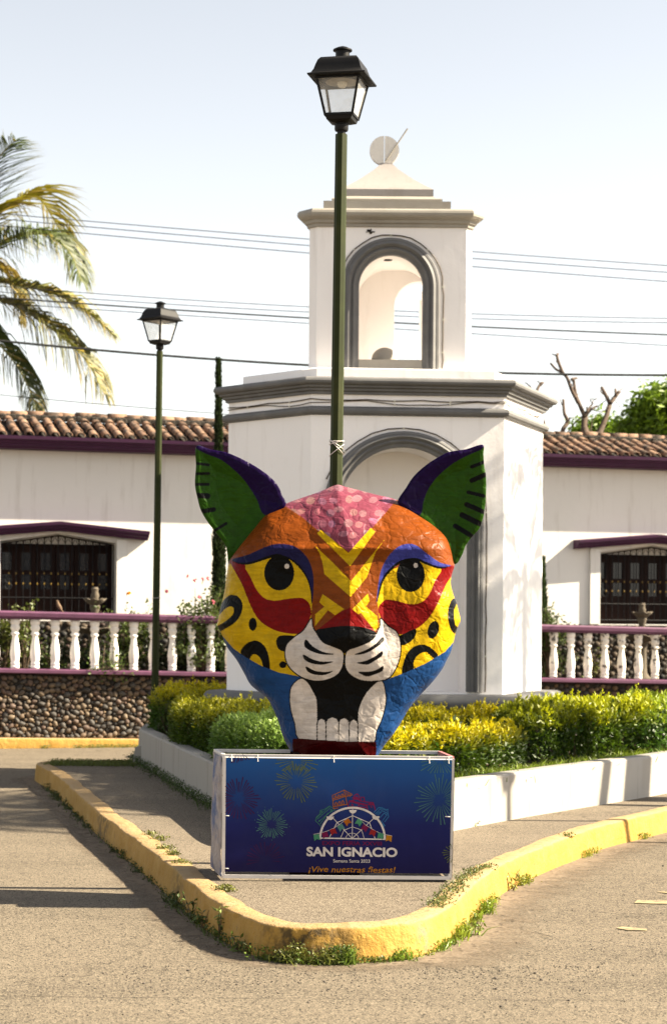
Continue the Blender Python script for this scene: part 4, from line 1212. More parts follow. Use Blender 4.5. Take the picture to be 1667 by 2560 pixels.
# mouth, tusks, teeth, lip
pa.fill([(585, 1222), (720, 1225), (775, 1190), (797, 1150), (820, 1190), (870, 1230), (985, 1236), (930, 1300), (890, 1400), (890, 1540), (640, 1540), (640, 1400)], BLK)
TL = [(578, 1224), (612, 1240), (640, 1285), (660, 1330), (663, 1430), (661, 1537), (568, 1524), (550, 1450), (530, 1380), (525, 1310), (536, 1260)]
TR = [(987, 1240), (1000, 1290), (1003, 1340), (985, 1420), (955, 1490), (944, 1540), (865, 1540), (862, 1430), (868, 1370), (900, 1300), (955, 1243)]
for T in (TL, TR):
    pa.fill(T, WHT, 3); pa.stroke(T, 5, BLK, True, 3)
pa.fill([(662, 1440), (863, 1440), (863, 1540), (662, 1537)], WHT)
for a, b, top in ((662, 703, 1425), (707, 766, 1418), (770, 818, 1422), (822, 862, 1430)):
    pa.fill([(a, 1400), (b, 1400), (b, 1470), (a, 1470)], BLK)
    pa.fill([(a, 1536), (a, top + 26), (a + (b - a) * .15, top + 8), ((a + b) / 2, top), (b - (b - a) * .15, top + 8), (b, top + 26), (b, 1538)], WHT)
for x in (661, 705, 768, 820, 863): pa.stroke([(x, 1445), (x, 1537)], 5, BLK)
pa.fill([(540, 1535), (548, 1524), (600, 1524), (800, 1538), (940, 1538), (953, 1550), (955, 1590), (945, 1612), (900, 1625), (600, 1620), (552, 1610), (540, 1590)], MAR, 2)
# nose and muzzle
pa.fill([(652, 990), (700, 975), (760, 966), (810, 963), (870, 967), (920, 980), (958, 1002), (940, 1045), (895, 1075), (820, 1085), (797, 1100), (775, 1085), (690, 1060)], BLK, 3)
ML = [(632, 925), (640, 965), (656, 995), (690, 1043), (740, 1065), (783, 1085), (794, 1112), (788, 1165), (760, 1208), (700, 1234), (640, 1236), (575, 1214), (520, 1165), (501, 1110), (508, 1058), (547, 1018), (592, 985)]
MR = [(976, 925), (970, 968), (935, 1030), (870, 1063), (815, 1083), (800, 1112), (801, 1170), (830, 1210), (880, 1234), (940, 1239), (1010, 1227), (1050, 1180), (1074, 1110), (1074, 1040), (1055, 992), (1012, 962)]
for T in (ML, MR):
    pa.fill(T, WHT, 4); pa.stroke(T, 6, BLK, True, 4)
for T in ([(605, 1030), (640, 1065), (690, 1092), (748, 1104), (690, 1106), (630, 1088), (598, 1064)], [(592, 1105), (640, 1130), (690, 1141), (745, 1140), (690, 1156), (635, 1150), (600, 1132)], [(605, 1164), (650, 1186), (700, 1192), (740, 1188), (700, 1207), (650, 1206), (614, 1190)],
          [(985, 1018), (991, 1040), (940, 1080), (890, 1103), (845, 1105), (900, 1084), (950, 1053)], [(983, 1088), (983, 1112), (940, 1141), (908, 1156), (856, 1147), (900, 1137), (950, 1113)], [(988, 1162), (985, 1187), (940, 1207), (905, 1214), (864, 1192), (920, 1190), (960, 1179)]):
    pa.fill(T, BLK, 3)
depth = HD - H
V = np.stack([((460 + cx_ / CS - CX) + (1080 + cy_ / CS - HY) * ROLL) * depth / FPX, depth, HC - ((1080 + cy_ / CS - HY) - (460 + cx_ / CS - CX) * ROLL) * depth / FPX], 1)
# back of the head: rings shrinking behind the outline
nb = 10; rim = V[-NA:]; cen = rim.mean(0); backV = []; Fb = []
for k in range(1, nb + 1):
    a = k / nb * math.pi / 2
    backV.append(np.stack([cen[0] + (rim[:, 0] - cen[0]) * math.cos(a), rim[:, 1] + 0.34 * math.sin(a), cen[2] + (rim[:, 2] - cen[2]) * math.cos(a)], 1))
off = len(V) - NA
for k in range(nb):
    i = off + k * NA; kk = np.arange(NA); k2 = (kk + 1) % NA
    Fb.append(np.stack([i + kk, i + NA + kk, i + NA + k2, i + k2], 1))
Vall = np.concatenate([V] + backV); Fall = np.concatenate([Fq] + Fb)
Call = np.concatenate([pa.c] + [pa.c[-NA:]] * nb)
face = link('face', mesh_np('face', Vall, Fall, M['mache'], Call, True), head)

def ear(outl, centre, blue, bars, name_label, tipd, pts_dir):
    q = dense(outl, 5)
    na, nr = 420, 120
    pp, ff = polar_grid(q, centre, na, nr, 0.8)
    p2 = Painter(pp, GRN)
    p2.fill(blue, VIO, 4)
    for a, b, w in bars: p2.stroke([a, b], w, BLK)
    dde = seg_dist(pp, q) / (CS * 435)
    base = np.array(pts_dir, float)
    far = np.hypot(pp[:, 0] - base[0], pp[:, 1] - base[1]) / 500
    hgt = 0.012 * np.sqrt(np.clip(dde / 0.02, 0, 1)) - 0.035 * np.clip(dde / 0.12, 0, 1) ** 1.5
    r2 = np.random.default_rng(len(bars) + int(centre[0]))
    for k in range(30):
        a, b, wv = r2.uniform(q[:, 0].min(), q[:, 0].max()), r2.uniform(q[:, 1].min(), q[:, 1].max()), r2.uniform(25, 70)
        hgt += r2.normal() * 0.0025 * np.exp(-(((pp[:, 0] - a) / wv) ** 2 + ((pp[:, 1] - b) / wv) ** 2))
    dep = HD + 0.04 - 0.02 * far - hgt + tipd * far
    def proj(d): return np.stack([((460 + pp[:, 0] / CS - CX) + (1080 + pp[:, 1] / CS - HY) * ROLL) * d / FPX, d, HC - ((1080 + pp[:, 1] / CS - HY) - (460 + pp[:, 0] / CS - CX) * ROLL) * d / FPX], 1)
    Vf = proj(dep); Vb = proj(dep + 0.05 * np.sqrt(np.clip(dde / 0.03, 0, 1)) + 0.006)
    n = len(Vf); k = np.arange(na); k2 = (k + 1) % na; o1 = n - na
    rimF = np.stack([o1 + k, n + o1 + k, n + o1 + k2, o1 + k2], 1)
    return link('ear', mesh_np('ear', np.concatenate([Vf, Vb]), np.concatenate([ff, ff[:, ::-1] + n, rimF]), M['mache'], np.concatenate([p2.c, np.tile(VIO, (n, 1))]), True), head)
ear([(62, 70), (130, 86), (215, 103), (300, 140), (370, 180), (430, 225), (470, 270), (485, 310), (505, 365), (425, 435), (330, 550), (260, 640), (224, 660), (215, 600), (205, 560), (160, 500), (120, 450), (85, 390), (68, 330), (55, 260), (60, 170)], (240, 340),
    [(60, 66), (130, 78), (215, 95), (300, 130), (370, 170), (430, 215), (475, 262), (495, 310), (515, 375), (402, 412), (360, 330), (300, 240), (240, 180), (185, 138), (120, 112), (64, 84)],
    [((50, 155), (122, 163), 14), ((50, 208), (124, 206), 14), ((48, 260), (122, 260), 15), ((52, 315), (118, 318), 28), ((80, 396), (148, 385), 23), ((150, 492), (210, 454), 14)], '', 0.02, (330, 480))
ear([(1482, 63), (1486, 110), (1490, 170), (1497, 200), (1500, 260), (1498, 320), (1490, 400), (1480, 440), (1465, 480), (1430, 520), (1400, 560), (1380, 610), (1352, 655), (1325, 640), (1300, 570), (1230, 490), (1150, 425), (1090, 380), (1060, 345), (1100, 280), (1140, 220), (1200, 165), (1270, 120), (1320, 98), (1400, 85)], (1330, 310),
    [(1490, 55), (1400, 75), (1320, 88), (1270, 110), (1200, 155), (1140, 210), (1095, 275), (1050, 345), (1090, 385), (1170, 414), (1190, 340), (1215, 280), (1260, 220), (1330, 160), (1400, 120), (1478, 84)],
    [((1428, 173), (1500, 145), 18), ((1428, 241), (1505, 208), 24), ((1410, 299), (1488, 318), 18), ((1402, 360), (1500, 402), 24), ((1380, 412), (1480, 462), 27), ((1346, 467), (1440, 524), 24)], '', 0.02, (1250, 470))
# stand under the chin, inside the plinth box
MB().box((-0.24, HD - 0.15, KH - 0.012), (0.16, HD + 0.05, 0.86)).build('neck_block', M['wood'], head)

# ================================================================== banner box
BD, BK = 11.12, 11.64
box = empty('plinth_box', (0.01, 11.38, KH), 'blue printed banner box with white tube frame under the jaguar head', 'plinth')
bc = {'fbl': P(558, 2198, BD), 'fbr': P(1124, 2203, BD), 'ftl': P(560, 1890, BD), 'ftr': P(1131, 1896, BD), 'btl': P(538, 1877, BK), 'btr': P(1098, 1882, BK)}
for k in ('fbl', 'fbr'): bc[k].z = KH + 0.012
bc['bbl'] = Vector((bc['btl'].x - 0.01, BK, KH + 0.012)); bc['bbr'] = Vector((bc['btr'].x, BK, KH + 0.012))
M['white_tube'] = simple('white_steel_tube', (0.62, 0.58, 0.54), 0.5, 0.1, 10, 0.1, 0.002, dirt=(0.2, 0.13, 0.08), dirt_lo=0.64, dirt_hi=0.72, dirt_scale=14)
M['pink_tube'] = simple('red_primer_tube', (0.36, 0.12, 0.12), 0.6, 0.15, 10, 0)
def bar4(mb, a, b, r=0.0095):
    t = (b - a).normalized(); u = t.cross(Vector((0, 1, 0.01))).normalized() if abs(t.y) < .9 else Vector((1, 0, 0)); w = t.cross(u)
    mb.hexa([a - u * r - w * r, a + u * r - w * r, a + u * r + w * r, a - u * r + w * r, b - u * r - w * r, b + u * r - w * r, b + u * r + w * r, b - u * r + w * r])
ins = Vector((0, 0.016, 0))
for a, b, m_ in (('fbl', 'fbr', 0), ('ftl', 'ftr', 0), ('fbl', 'ftl', 0), ('fbr', 'ftr', 0), ('btl', 'btr', 0), ('bbl', 'bbr', 0), ('bbl', 'btl', 0), ('bbr', 'btr', 0), ('ftl', 'btl', 0), ('ftr', 'btr', 1), ('fbl', 'bbl', 0), ('fbr', 'bbr', 0)):
    mb = MB(); bar4(mb, bc[a] + ins, bc[b] + ins)
    fix_normals(mb.build('frame_tube', M['pink_tube'] if m_ else M['white_tube'], box))
# front banner: slightly slack cloth
def banner_mat():
    m, nt, b = new_mat('banner_print')
    w = worldpos(nt)
    sp = nt.nodes.new('ShaderNodeSeparateXYZ'); nt.links.new(w, sp.inputs[0])
    mr = nt.nodes.new('ShaderNodeMapRange'); mr.inputs[1].default_value = KH + .03; mr.inputs[2].default_value = bc['ftl'].z
    nt.links.new(sp.outputs[2], mr.inputs[0])
    r = nt.nodes.new('ShaderNodeValToRGB'); e = r.color_ramp.elements
    e[0].position = 0.0; e[0].color = (0.005, 0.003, 0.040, 1); e[1].position = 1.0; e[1].color = (0.010, 0.070, 0.23, 1)
    e2 = e.new(0.42); e2.color = (0.006, 0.009, 0.075, 1); e3 = e.new(0.72); e3.color = (0.008, 0.036, 0.145, 1)
    nt.links.new(mr.outputs[0], r.inputs[0])
    c = mixc(nt, ramp(nt, noise_tex(nt, w, 5, 6, .7), [(0.5, 0.0), (0.9, 0.15)]), r.outputs[0], (0.06, 0.055, 0.06))
    nt.links.new(c, b.inputs['Base Color']); b.inputs['Roughness'].default_value = 0.5; b.inputs['Specular IOR Level'].default_value = 0.12
    p = bump(nt, b, noise_tex(nt, worldpos(nt, (2.2, 1, 0.8)), 2.2, 2), 0.2, 0.02)
    return m
M['banner'] = banner_mat()
nx, nz = 48, 26; V = []; F = []
tl, tr, bl_, br = bc['ftl'] + Vector((.006, 0, -.006)), bc['ftr'] + Vector((-.004, 0, -.006)), bc['fbl'] + Vector((.004, 0, .028)), bc['fbr'] + Vector((-.002, 0, .026))
def slack(u, v):
    return 0.006 * math.sin(math.pi * v) * noise.noise(Vector((u * 3, v * 2, 0))) + 0.010 * max(0, 0.35 - math.hypot(u * 1.0, v * 0.9)) * math.sin((u * 14 - v * 22)) - 0.004
def bpoint(u, v, lift=0.0):
    p = (bl_.lerp(br, u)).lerp(tl.lerp(tr, u), v)
    return p + Vector((0, slack(u, v) - lift, 0))
for j in range(nz + 1):
    for i in range(nx + 1): V.append(bpoint(i / nx, j / nz))
for j in range(nz):
    for i in range(nx): a = j * (nx + 1) + i; F.append((a, a + 1, a + nx + 2, a + nx + 1))
banner = link('banner', mesh('banner', V, F, M['banner'], None, True), box)
banner['label'] = 'printed blue gradient banner on the front of the box'
# left side: faded, silvery cloth bulging out
M['faded'] = simple('faded_banner_cloth', (0.26, 0.225, 0.225), 0.5, 0.35, 7, 0.8, 0.03, 12, spec=0.2, dirt=(0.02, 0.06, 0.18), dirt_lo=0.5, dirt_hi=0.6, dirt_scale=5)
def side_cloth(a, b, c, d, bulge, name, label):
    V = []; F = []; n1, n2 = 8, 16
    for j in range(n2 + 1):
        for i in range(n1 + 1):
            u, v = i / n1, j / n2
            p = a.lerp(b, u).lerp(d.lerp(c, u), v)
            k = math.sin(math.pi * u) * (0.35 + 0.65 * math.sin(math.pi * v))
            V.append(p + Vector((bulge * (k + 0.35 * noise.noise(Vector((u * 4, v * 7, 2)))), 0, 0)))
    for j in range(n2):
        for i in range(n1): q = j * (n1 + 1) + i; F.append((q, q + 1, q + n1 + 2, q + n1 + 1))
    o = link(name, mesh(name, V, F, M['faded'], None, True), box); o['label'] = label
side_cloth(bc['fbl'] + Vector((-.012, .006, 0)), bc['bbl'] + Vector((-.012, 0, 0)), bc['btl'] + Vector((-.012, 0, -.004)), bc['ftl'] + Vector((-.012, .006, -.004)), -0.02, 'side_cloth', 'creased faded side cloth of the box')
side_cloth(bc['fbr'] + Vector((.013, .006, 0)), bc['bbr'] + Vector((.013, 0, 0)), bc['btr'] + Vector((.013, 0, -.004)), bc['ftr'] + Vector((.013, .006, -.004)), 0.006, 'side_cloth', 'taut right side cloth of the box')
# white hem and ties
for u in (0.03, 0.145, 0.48, 0.90, 0.985):
    p = bpoint(u, 1.0, 0.004)
    MB().tube([p + Vector((0, .03, .012)), p + Vector((0, -.003, .010)), p + Vector((.001, -.004, -.022))], 0.0028, 5).build('cable_tie', M['white_tube'], box)
for u, v in ((0.012, 0.49), (0.988, 0.5), (0.012, 0.03)):
    p = bpoint(u, v, 0.004)
    MB().tube([p + Vector((-.022, .01, 0)), p + Vector((0, -.003, 0)), p + Vector((.012, -.003, -.001))], 0.0028, 5).build('cable_tie', M['white_tube'], box)
hem = MB()
for i in range(24):
    a, b = bpoint(i / 24, 1, .002), bpoint((i + 1) / 24, 1, .002)
    hem.add([a + Vector((0, 0, -.002)), b + Vector((0, 0, -.002)), b + Vector((0, .004, .003)), a + Vector((0, .004, .003))], [(0, 1, 2, 3)])
for i in range(16):
    a, b = bpoint(0, i / 16, .002), bpoint(0, (i + 1) / 16, .002)
    hem.add([a + Vector((-.010, .004, 0)), a + Vector((.006, 0, 0)), b + Vector((.006, 0, 0)), b + Vector((-.010, .004, 0))], [(0, 1, 2, 3)])
hem.build('hem', M['white_tube'], banner)

# ---- printed design, laid 2 mm over the cloth
def uv_of(x, y):
    """photo pixel -> (u, v) on the banner"""
    p = P(x, y, BD)
    v = (p.z - bl_.z) / (tl.z - bl_.z); u = (p.x - bl_.lerp(tl, v).x) / (br.x - bl_.x)
    return u, v
def on(x, y, lift=0.0022):
    u, v = uv_of(x, y); return bpoint(u, v, lift)
def ink(name, col, rough=0.5): return simple(name, tuple(c * 0.72 for c in col), rough, 0.12, 20, 0, spec=0.12)
I_W, I_M, I_O, I_MG, I_G, I_B, I_Y, I_T, I_P, I_R, I_K = [ink(n_, c) for n_, c in (('white_ink', (0.66, 0.60, 0.57)), ('crimson_ink', (0.15, 0.004, 0.05)), ('orange_ink', (0.36, 0.10, 0.005)), ('magenta_ink', (0.22, 0.008, 0.06)), ('green_ink', (0.055, 0.22, 0.12)), ('light_blue_ink', (0.03, 0.16, 0.36)), ('lime_ink', (0.13, 0.16, 0.02)), ('teal_ink', (0.07, 0.18, 0.16)), ('plum_ink', (0.05, 0.005, 0.05)), ('red_ink', (0.26, 0.012, 0.015)), ('gold_ink', (0.42, 0.17, 0.008)))]
class Ink:
    def __init__(s): s.mb = MB()
    def line(s, pts_, w, lift=0.0022):
        pts_ = [Vector((a, b, 0)) for a, b in pts_]
        for a, b in zip(pts_[:-1], pts_[1:]):
            t = (b - a)
            if t.length < 1e-6: continue
            t.normalize(); n_ = Vector((-t.y, t.x, 0)) * w / 2; e = t * w * 0.12
            s.mb.add([on(q.x, q.y, lift) for q in (a - e - n_, b + e - n_, b + e + n_, a - e + n_)], [(0, 1, 2, 3)])
    def poly(s, pts_, lift=0.0022): s.mb.add([on(a, b, lift) for a, b in pts_], [tuple(range(len(pts_)))])
    def dot(s, x, y, r, lift=0.0022): s.poly([(x + r * math.cos(a), y + r * math.sin(a)) for a in [k * math.pi / 4 for k in range(8)]], lift)
    def build(s, name, mat, label=None):
        o = s.mb.build(name, mat, banner)
        if label: o['label'] = label
        return o
def z7(x, y): return (750 + x / 5.9615, 1960 + y / 5.9615)
def z8(x, y): return (530 + x / 5.1667, 1870 + y / 5.1667)
def firework(c, r0, r1, n, col, label, clip=None, w=1.3, seed=1, half=False):
    k_ = Ink(); r_ = random.Random(seed)
    for i in range(n):
        a = 2 * math.pi * (i + 0.5 * r_.random()) / n
        if half and math.sin(a) > 0.25: continue
        ro = r1 * r_.choice((1.0, 0.92, 0.75, 0.85)); ri = r0 * r_.uniform(0.8, 1.5)
        p0 = (c[0] + ri * math.cos(a), c[1] + ri * math.sin(a)); p1 = (c[0] + ro * math.cos(a), c[1] + ro * math.sin(a))
        if clip and not (clip[0] < p1[0] < clip[2] and clip[1] < p1[1] < clip[3] and clip[0] < p0[0] < clip[2] and clip[1] < p0[1] < clip[3]):
            t = 1.0
            while t > 0 and not (clip[0] < p0[0] + (p1[0] - p0[0]) * t < clip[2] and clip[1] < p0[1] + (p1[1] - p0[1]) * t < clip[3]): t -= 0.05
            if t <= 0.1: continue
            p1 = (p0[0] + (p1[0] - p0[0]) * t, p0[1] + (p1[1] - p0[1]) * t)
        t_ = (Vector((*p1, 0)) - Vector((*p0, 0))).normalized(); n_ = Vector((-t_.y, t_.x, 0))
        k_.poly([(p0[0] - n_.x * .25, p0[1] - n_.y * .25), (p1[0] - n_.x * w, p1[1] - n_.y * w), (p1[0] + n_.x * w, p1[1] + n_.y * w), (p0[0] + n_.x * .25, p0[1] + n_.y * .25)])
        if i % 3 == 0 and not clip: k_.dot(c[0] + ro * 1.12 * math.cos(a + .1), c[1] + ro * 1.12 * math.sin(a + .1), 0.9)
    return k_.build('firework', col, label)
FB = (563, 1897, 1126, 2188)
firework(z8(345, 650), 14, 55, 36, I_P, 'plum printed firework burst', FB, 1.2, 1)
firework(z8(345, 40), 10, 34, 30, I_P, None, FB, 1.2, 2)
firework(z8(1085, 435), 14, 54, 34, I_Y, 'lime printed firework burst', FB, 1.0, 3)
firework(z8(1090, 150), 10, 54, 30, I_Y, None, (FB[0], FB[1], FB[2], 1926), 1.0, 9)
firework(z8(765, 985), 11, 41, 40, I_T, 'teal printed firework burst', None, 0.9, 4)
firework(z8(680, 1450), 14, 50, 30, I_P, None, None, 1.0, 5, True)
rc = (500 + 1385 / 2.324, 1840 + 365 / 2.324)
firework(rc, 14, 64, 34, I_T, None, FB, 1.0, 6)
firework((rc[0], 1840 + 130 / 2.324), 10, 56, 30, I_T, None, (FB[0], FB[1], FB[2], 1932), 1.0, 7)
firework((1134, 2131), 10, 30, 24, I_Y, None, FB, 0.9, 8)
# ferris wheel
fw = Ink()
arc = [z7(776 + 480 * math.cos(a), 815 - 468 * math.sin(a)) for a in [math.pi * k / 40 for k in range(41)]]
fw.line(arc, 5.0)
fw.line([z7(296, 800), z7(1260, 818)], 3.0, 0.0024)
hub = (772, 806)
for q in ((776, 365), (485, 500), (1095, 500)): fw.line([z7(*hub), z7(*q)], 1.6, 0.0026)
fw.line([z7(q[0], q[1]) for q in ((430, 800), (545, 570), (778, 465), (1030, 575), (1115, 815))], 1.7, 0.0028)
fw.line([z7(q[0], q[1]) for q in ((598, 802), (650, 682), (776, 632), (912, 680), (950, 806))], 1.2, 0.0028)
fw.line([z7(hub[0] + 95 * math.cos(a), hub[1] - 80 * math.sin(a)) for a in [math.pi * k / 14 for k in range(15)]], 1.2, 0.003)
for q in ((780, 380), (445, 478), (1122, 473)):
    fw.poly([z7(q[0] + 55 * math.cos(a), q[1] + 52 * math.sin(a)) for a in [math.pi * k / 12 for k in range(13)]], 0.003)
# bunting strings
s1 = [z7(x, y) for x, y in ((198, 745), (300, 725), (400, 695), (500, 650), (600, 585), (685, 512))]
s2 = [z7(x, y) for x, y in ((890, 518), (960, 595), (1060, 660), (1160, 715), (1260, 745), (1362, 766))]
fw.line(s1, 0.9, 0.0032); fw.line(s2, 0.9, 0.0032)
fw.build('ferris_wheel_print', I_W, 'white printed half ferris wheel')
for col, q in ((I_G, (245, 790, -.15)), (I_M, (370, 755, -.25)), (I_R, (490, 705, -.35)), (I_T, (605, 645, -.5)), (I_O, (700, 560, -.6)), (I_G, (868, 565, .6)), (I_M, (955, 650, .55)), (I_R, (1075, 720, .4)), (I_G, (1192, 770, .25)), (I_K, (1315, 805, .15))):
    k_ = Ink(); x, y, a = q; ca, sa = math.cos(-a if x < 780 else a), math.sin(-a if x < 780 else a)
    if x < 780: ca, sa = math.cos(a), math.sin(a)
    k_.poly([z7(x + u * ca - v * sa, y + u * sa + v * ca) for u, v in ((-42, -45), (42, -45), (46, 46), (0, 24), (-40, 50))], 0.0036)
    k_.build('pennant', col)
# line drawn little buildings above the wheel
def sketch(col, segs, w=1.3, label=None):
    k_ = Ink()
    for sg in segs: k_.line([z7(*p) for p in sg], w, 0.0020)
    return k_.build('building_print', col, label)
osegs = [[(475, 165), (650, 85), (770, 150)], [(475, 165), (495, 365)], [(650, 85), (662, 180), (480, 240)], [(662, 180), (765, 160)], [(672, 180), (695, 300)], [(485, 335), (700, 295)], [(478, 215), (665, 165)], [(495, 365), (560, 350)]]
for k in range(3):
    x = 515 + k * 50; y = 300 - k * 14
    osegs.append([(x, y + 30), (x, y - 10), (x + 14, y - 34), (x + 30, y - 14), (x + 32, y + 24), (x, y + 30)])
    osegs.append([(x - 10, y - 85), (x - 4, y - 128), (x + 18, y - 128), (x + 20, y - 94)])
for k in range(3): osegs.append([(680 + k * 25, 120 + k * 12), (684 + k * 25, 165 + k * 8)])
sketch(I_O, osegs, 1.7)
msegs = [[(705, 320), (730, 240), (790, 240), (800, 165), (840, 140), (872, 170), (875, 240), (960, 260), (1080, 270), (1115, 390)], [(730, 240), (985, 300)], [(770, 200), (875, 205)], [(895, 240), (898, 190), (945, 190), (950, 255)], [(700, 330), (860, 335), (985, 345)], [(985, 300), (1000, 375)], [(1000, 300), (1095, 305)], [(760, 290), (785, 310), (760, 310)], [(815, 180), (850, 225)], [(850, 180), (815, 225)], [(1045, 320), (1060, 345)], [(865, 320), (870, 285), (895, 285)], [(790, 215), (870, 225)], [(735, 255), (980, 318)], [(1010, 285), (1090, 290)]]
sketch(I_MG, msegs, 2.1)
gsegs = [[(225, 540), (310, 625)], [(225, 540), (240, 490), (290, 440), (295, 390), (350, 375), (440, 320), (520, 390)], [(250, 520), (450, 345)], [(240, 500), (430, 330)], [(270, 560), (480, 380)], [(300, 590), (400, 440), (500, 385)], [(330, 600), (395, 520)], [(305, 405), (320, 395), (325, 412), (310, 420), (305, 405)], [(445, 375), (462, 368), (465, 385), (450, 390), (445, 375)], [(275, 545), (290, 535), (295, 550)]]
sketch(I_G, gsegs, 1.0)
bsegs = [[(1090, 420), (1160, 345), (1270, 385), (1300, 365), (1295, 400), (1310, 480), (1250, 560)], [(1110, 440), (1180, 370), (1290, 430)], [(1150, 460), (1210, 400)], [(1180, 500), (1240, 430), (1285, 450), (1225, 535)], [(1200, 540), (1260, 620)], [(1220, 600), (1250, 640)], [(1130, 450), (1170, 405), (1190, 415)], [(1160, 345), (1200, 340), (1275, 375)], [(1245, 610), (1230, 590)]]
sketch(I_B, bsegs, 1.5)
# lettering
def lettering(text, x0, x1, ybase, h, mat, bold=0.0, shear=0.0, arc_=0.0, label=None):
    cu = bpy.data.curves.new('lettering', 'FONT'); cu.body = text; cu.size = 1.0; cu.offset = bold; cu.shear = shear; cu.resolution_u = 4; cu.fill_mode = 'FRONT'
    ob = bpy.data.objects.new('lettering', cu); COL.objects.link(ob)
    dg = bpy.context.evaluated_depsgraph_get(); me = bpy.data.meshes.new_from_object(ob.evaluated_get(dg))
    bpy.data.objects.remove(ob)
    n = len(me.vertices); co = np.empty(n * 3); me.vertices.foreach_get('co', co); co = co.reshape(-1, 3)
    lo, hi = co.min(0), co.max(0)
    fx = (x1 - x0) / (hi[0] - lo[0]); fy = h
    new = []
    for c in co:
        x = x0 + (c[0] - lo[0]) * fx; t = (x - x0) / (x1 - x0)
        y = ybase + (x - x0) * 0.009 - c[1] * fy + arc_ * math.sin(t * 25)
        new.append(on(x, y, 0.0034))
    me.vertices.foreach_set('co', np.array(new, dtype=np.float32).ravel()); me.update()
    me.materials.append(mat)
    o = link('lettering', me, banner)
    o['label'] = label
    return o
def zx(x): return 750 + x / 5.9615
def zy(y): return 1960 + y / 5.9615
lettering('EXPO FERIA XXVIII', zx(330), zx(1212), zy(903), 75 / 5.9615 / 0.73 * 0.83, I_M, 0.008, label='crimson capital lettering')
lettering('SAN IGNACIO', zx(95), zx(1445), zy(1064), 135 / 5.9615 / 0.73, I_W, 0.036, label='bold white capital lettering')
lettering('Semana Santa 2023', zx(493), zx(1038), zy(1162), 50 / 5.9615 / 0.73, I_W, 0.006, label='small white lettering')
lettering('\u00a1Vive nuestras fiestas!', zx(125), zx(1420), zy(1303), 88 / 5.9615 / 0.73, I_K, 0.010, 0.18, 0.7, label='slanted gold brush lettering')

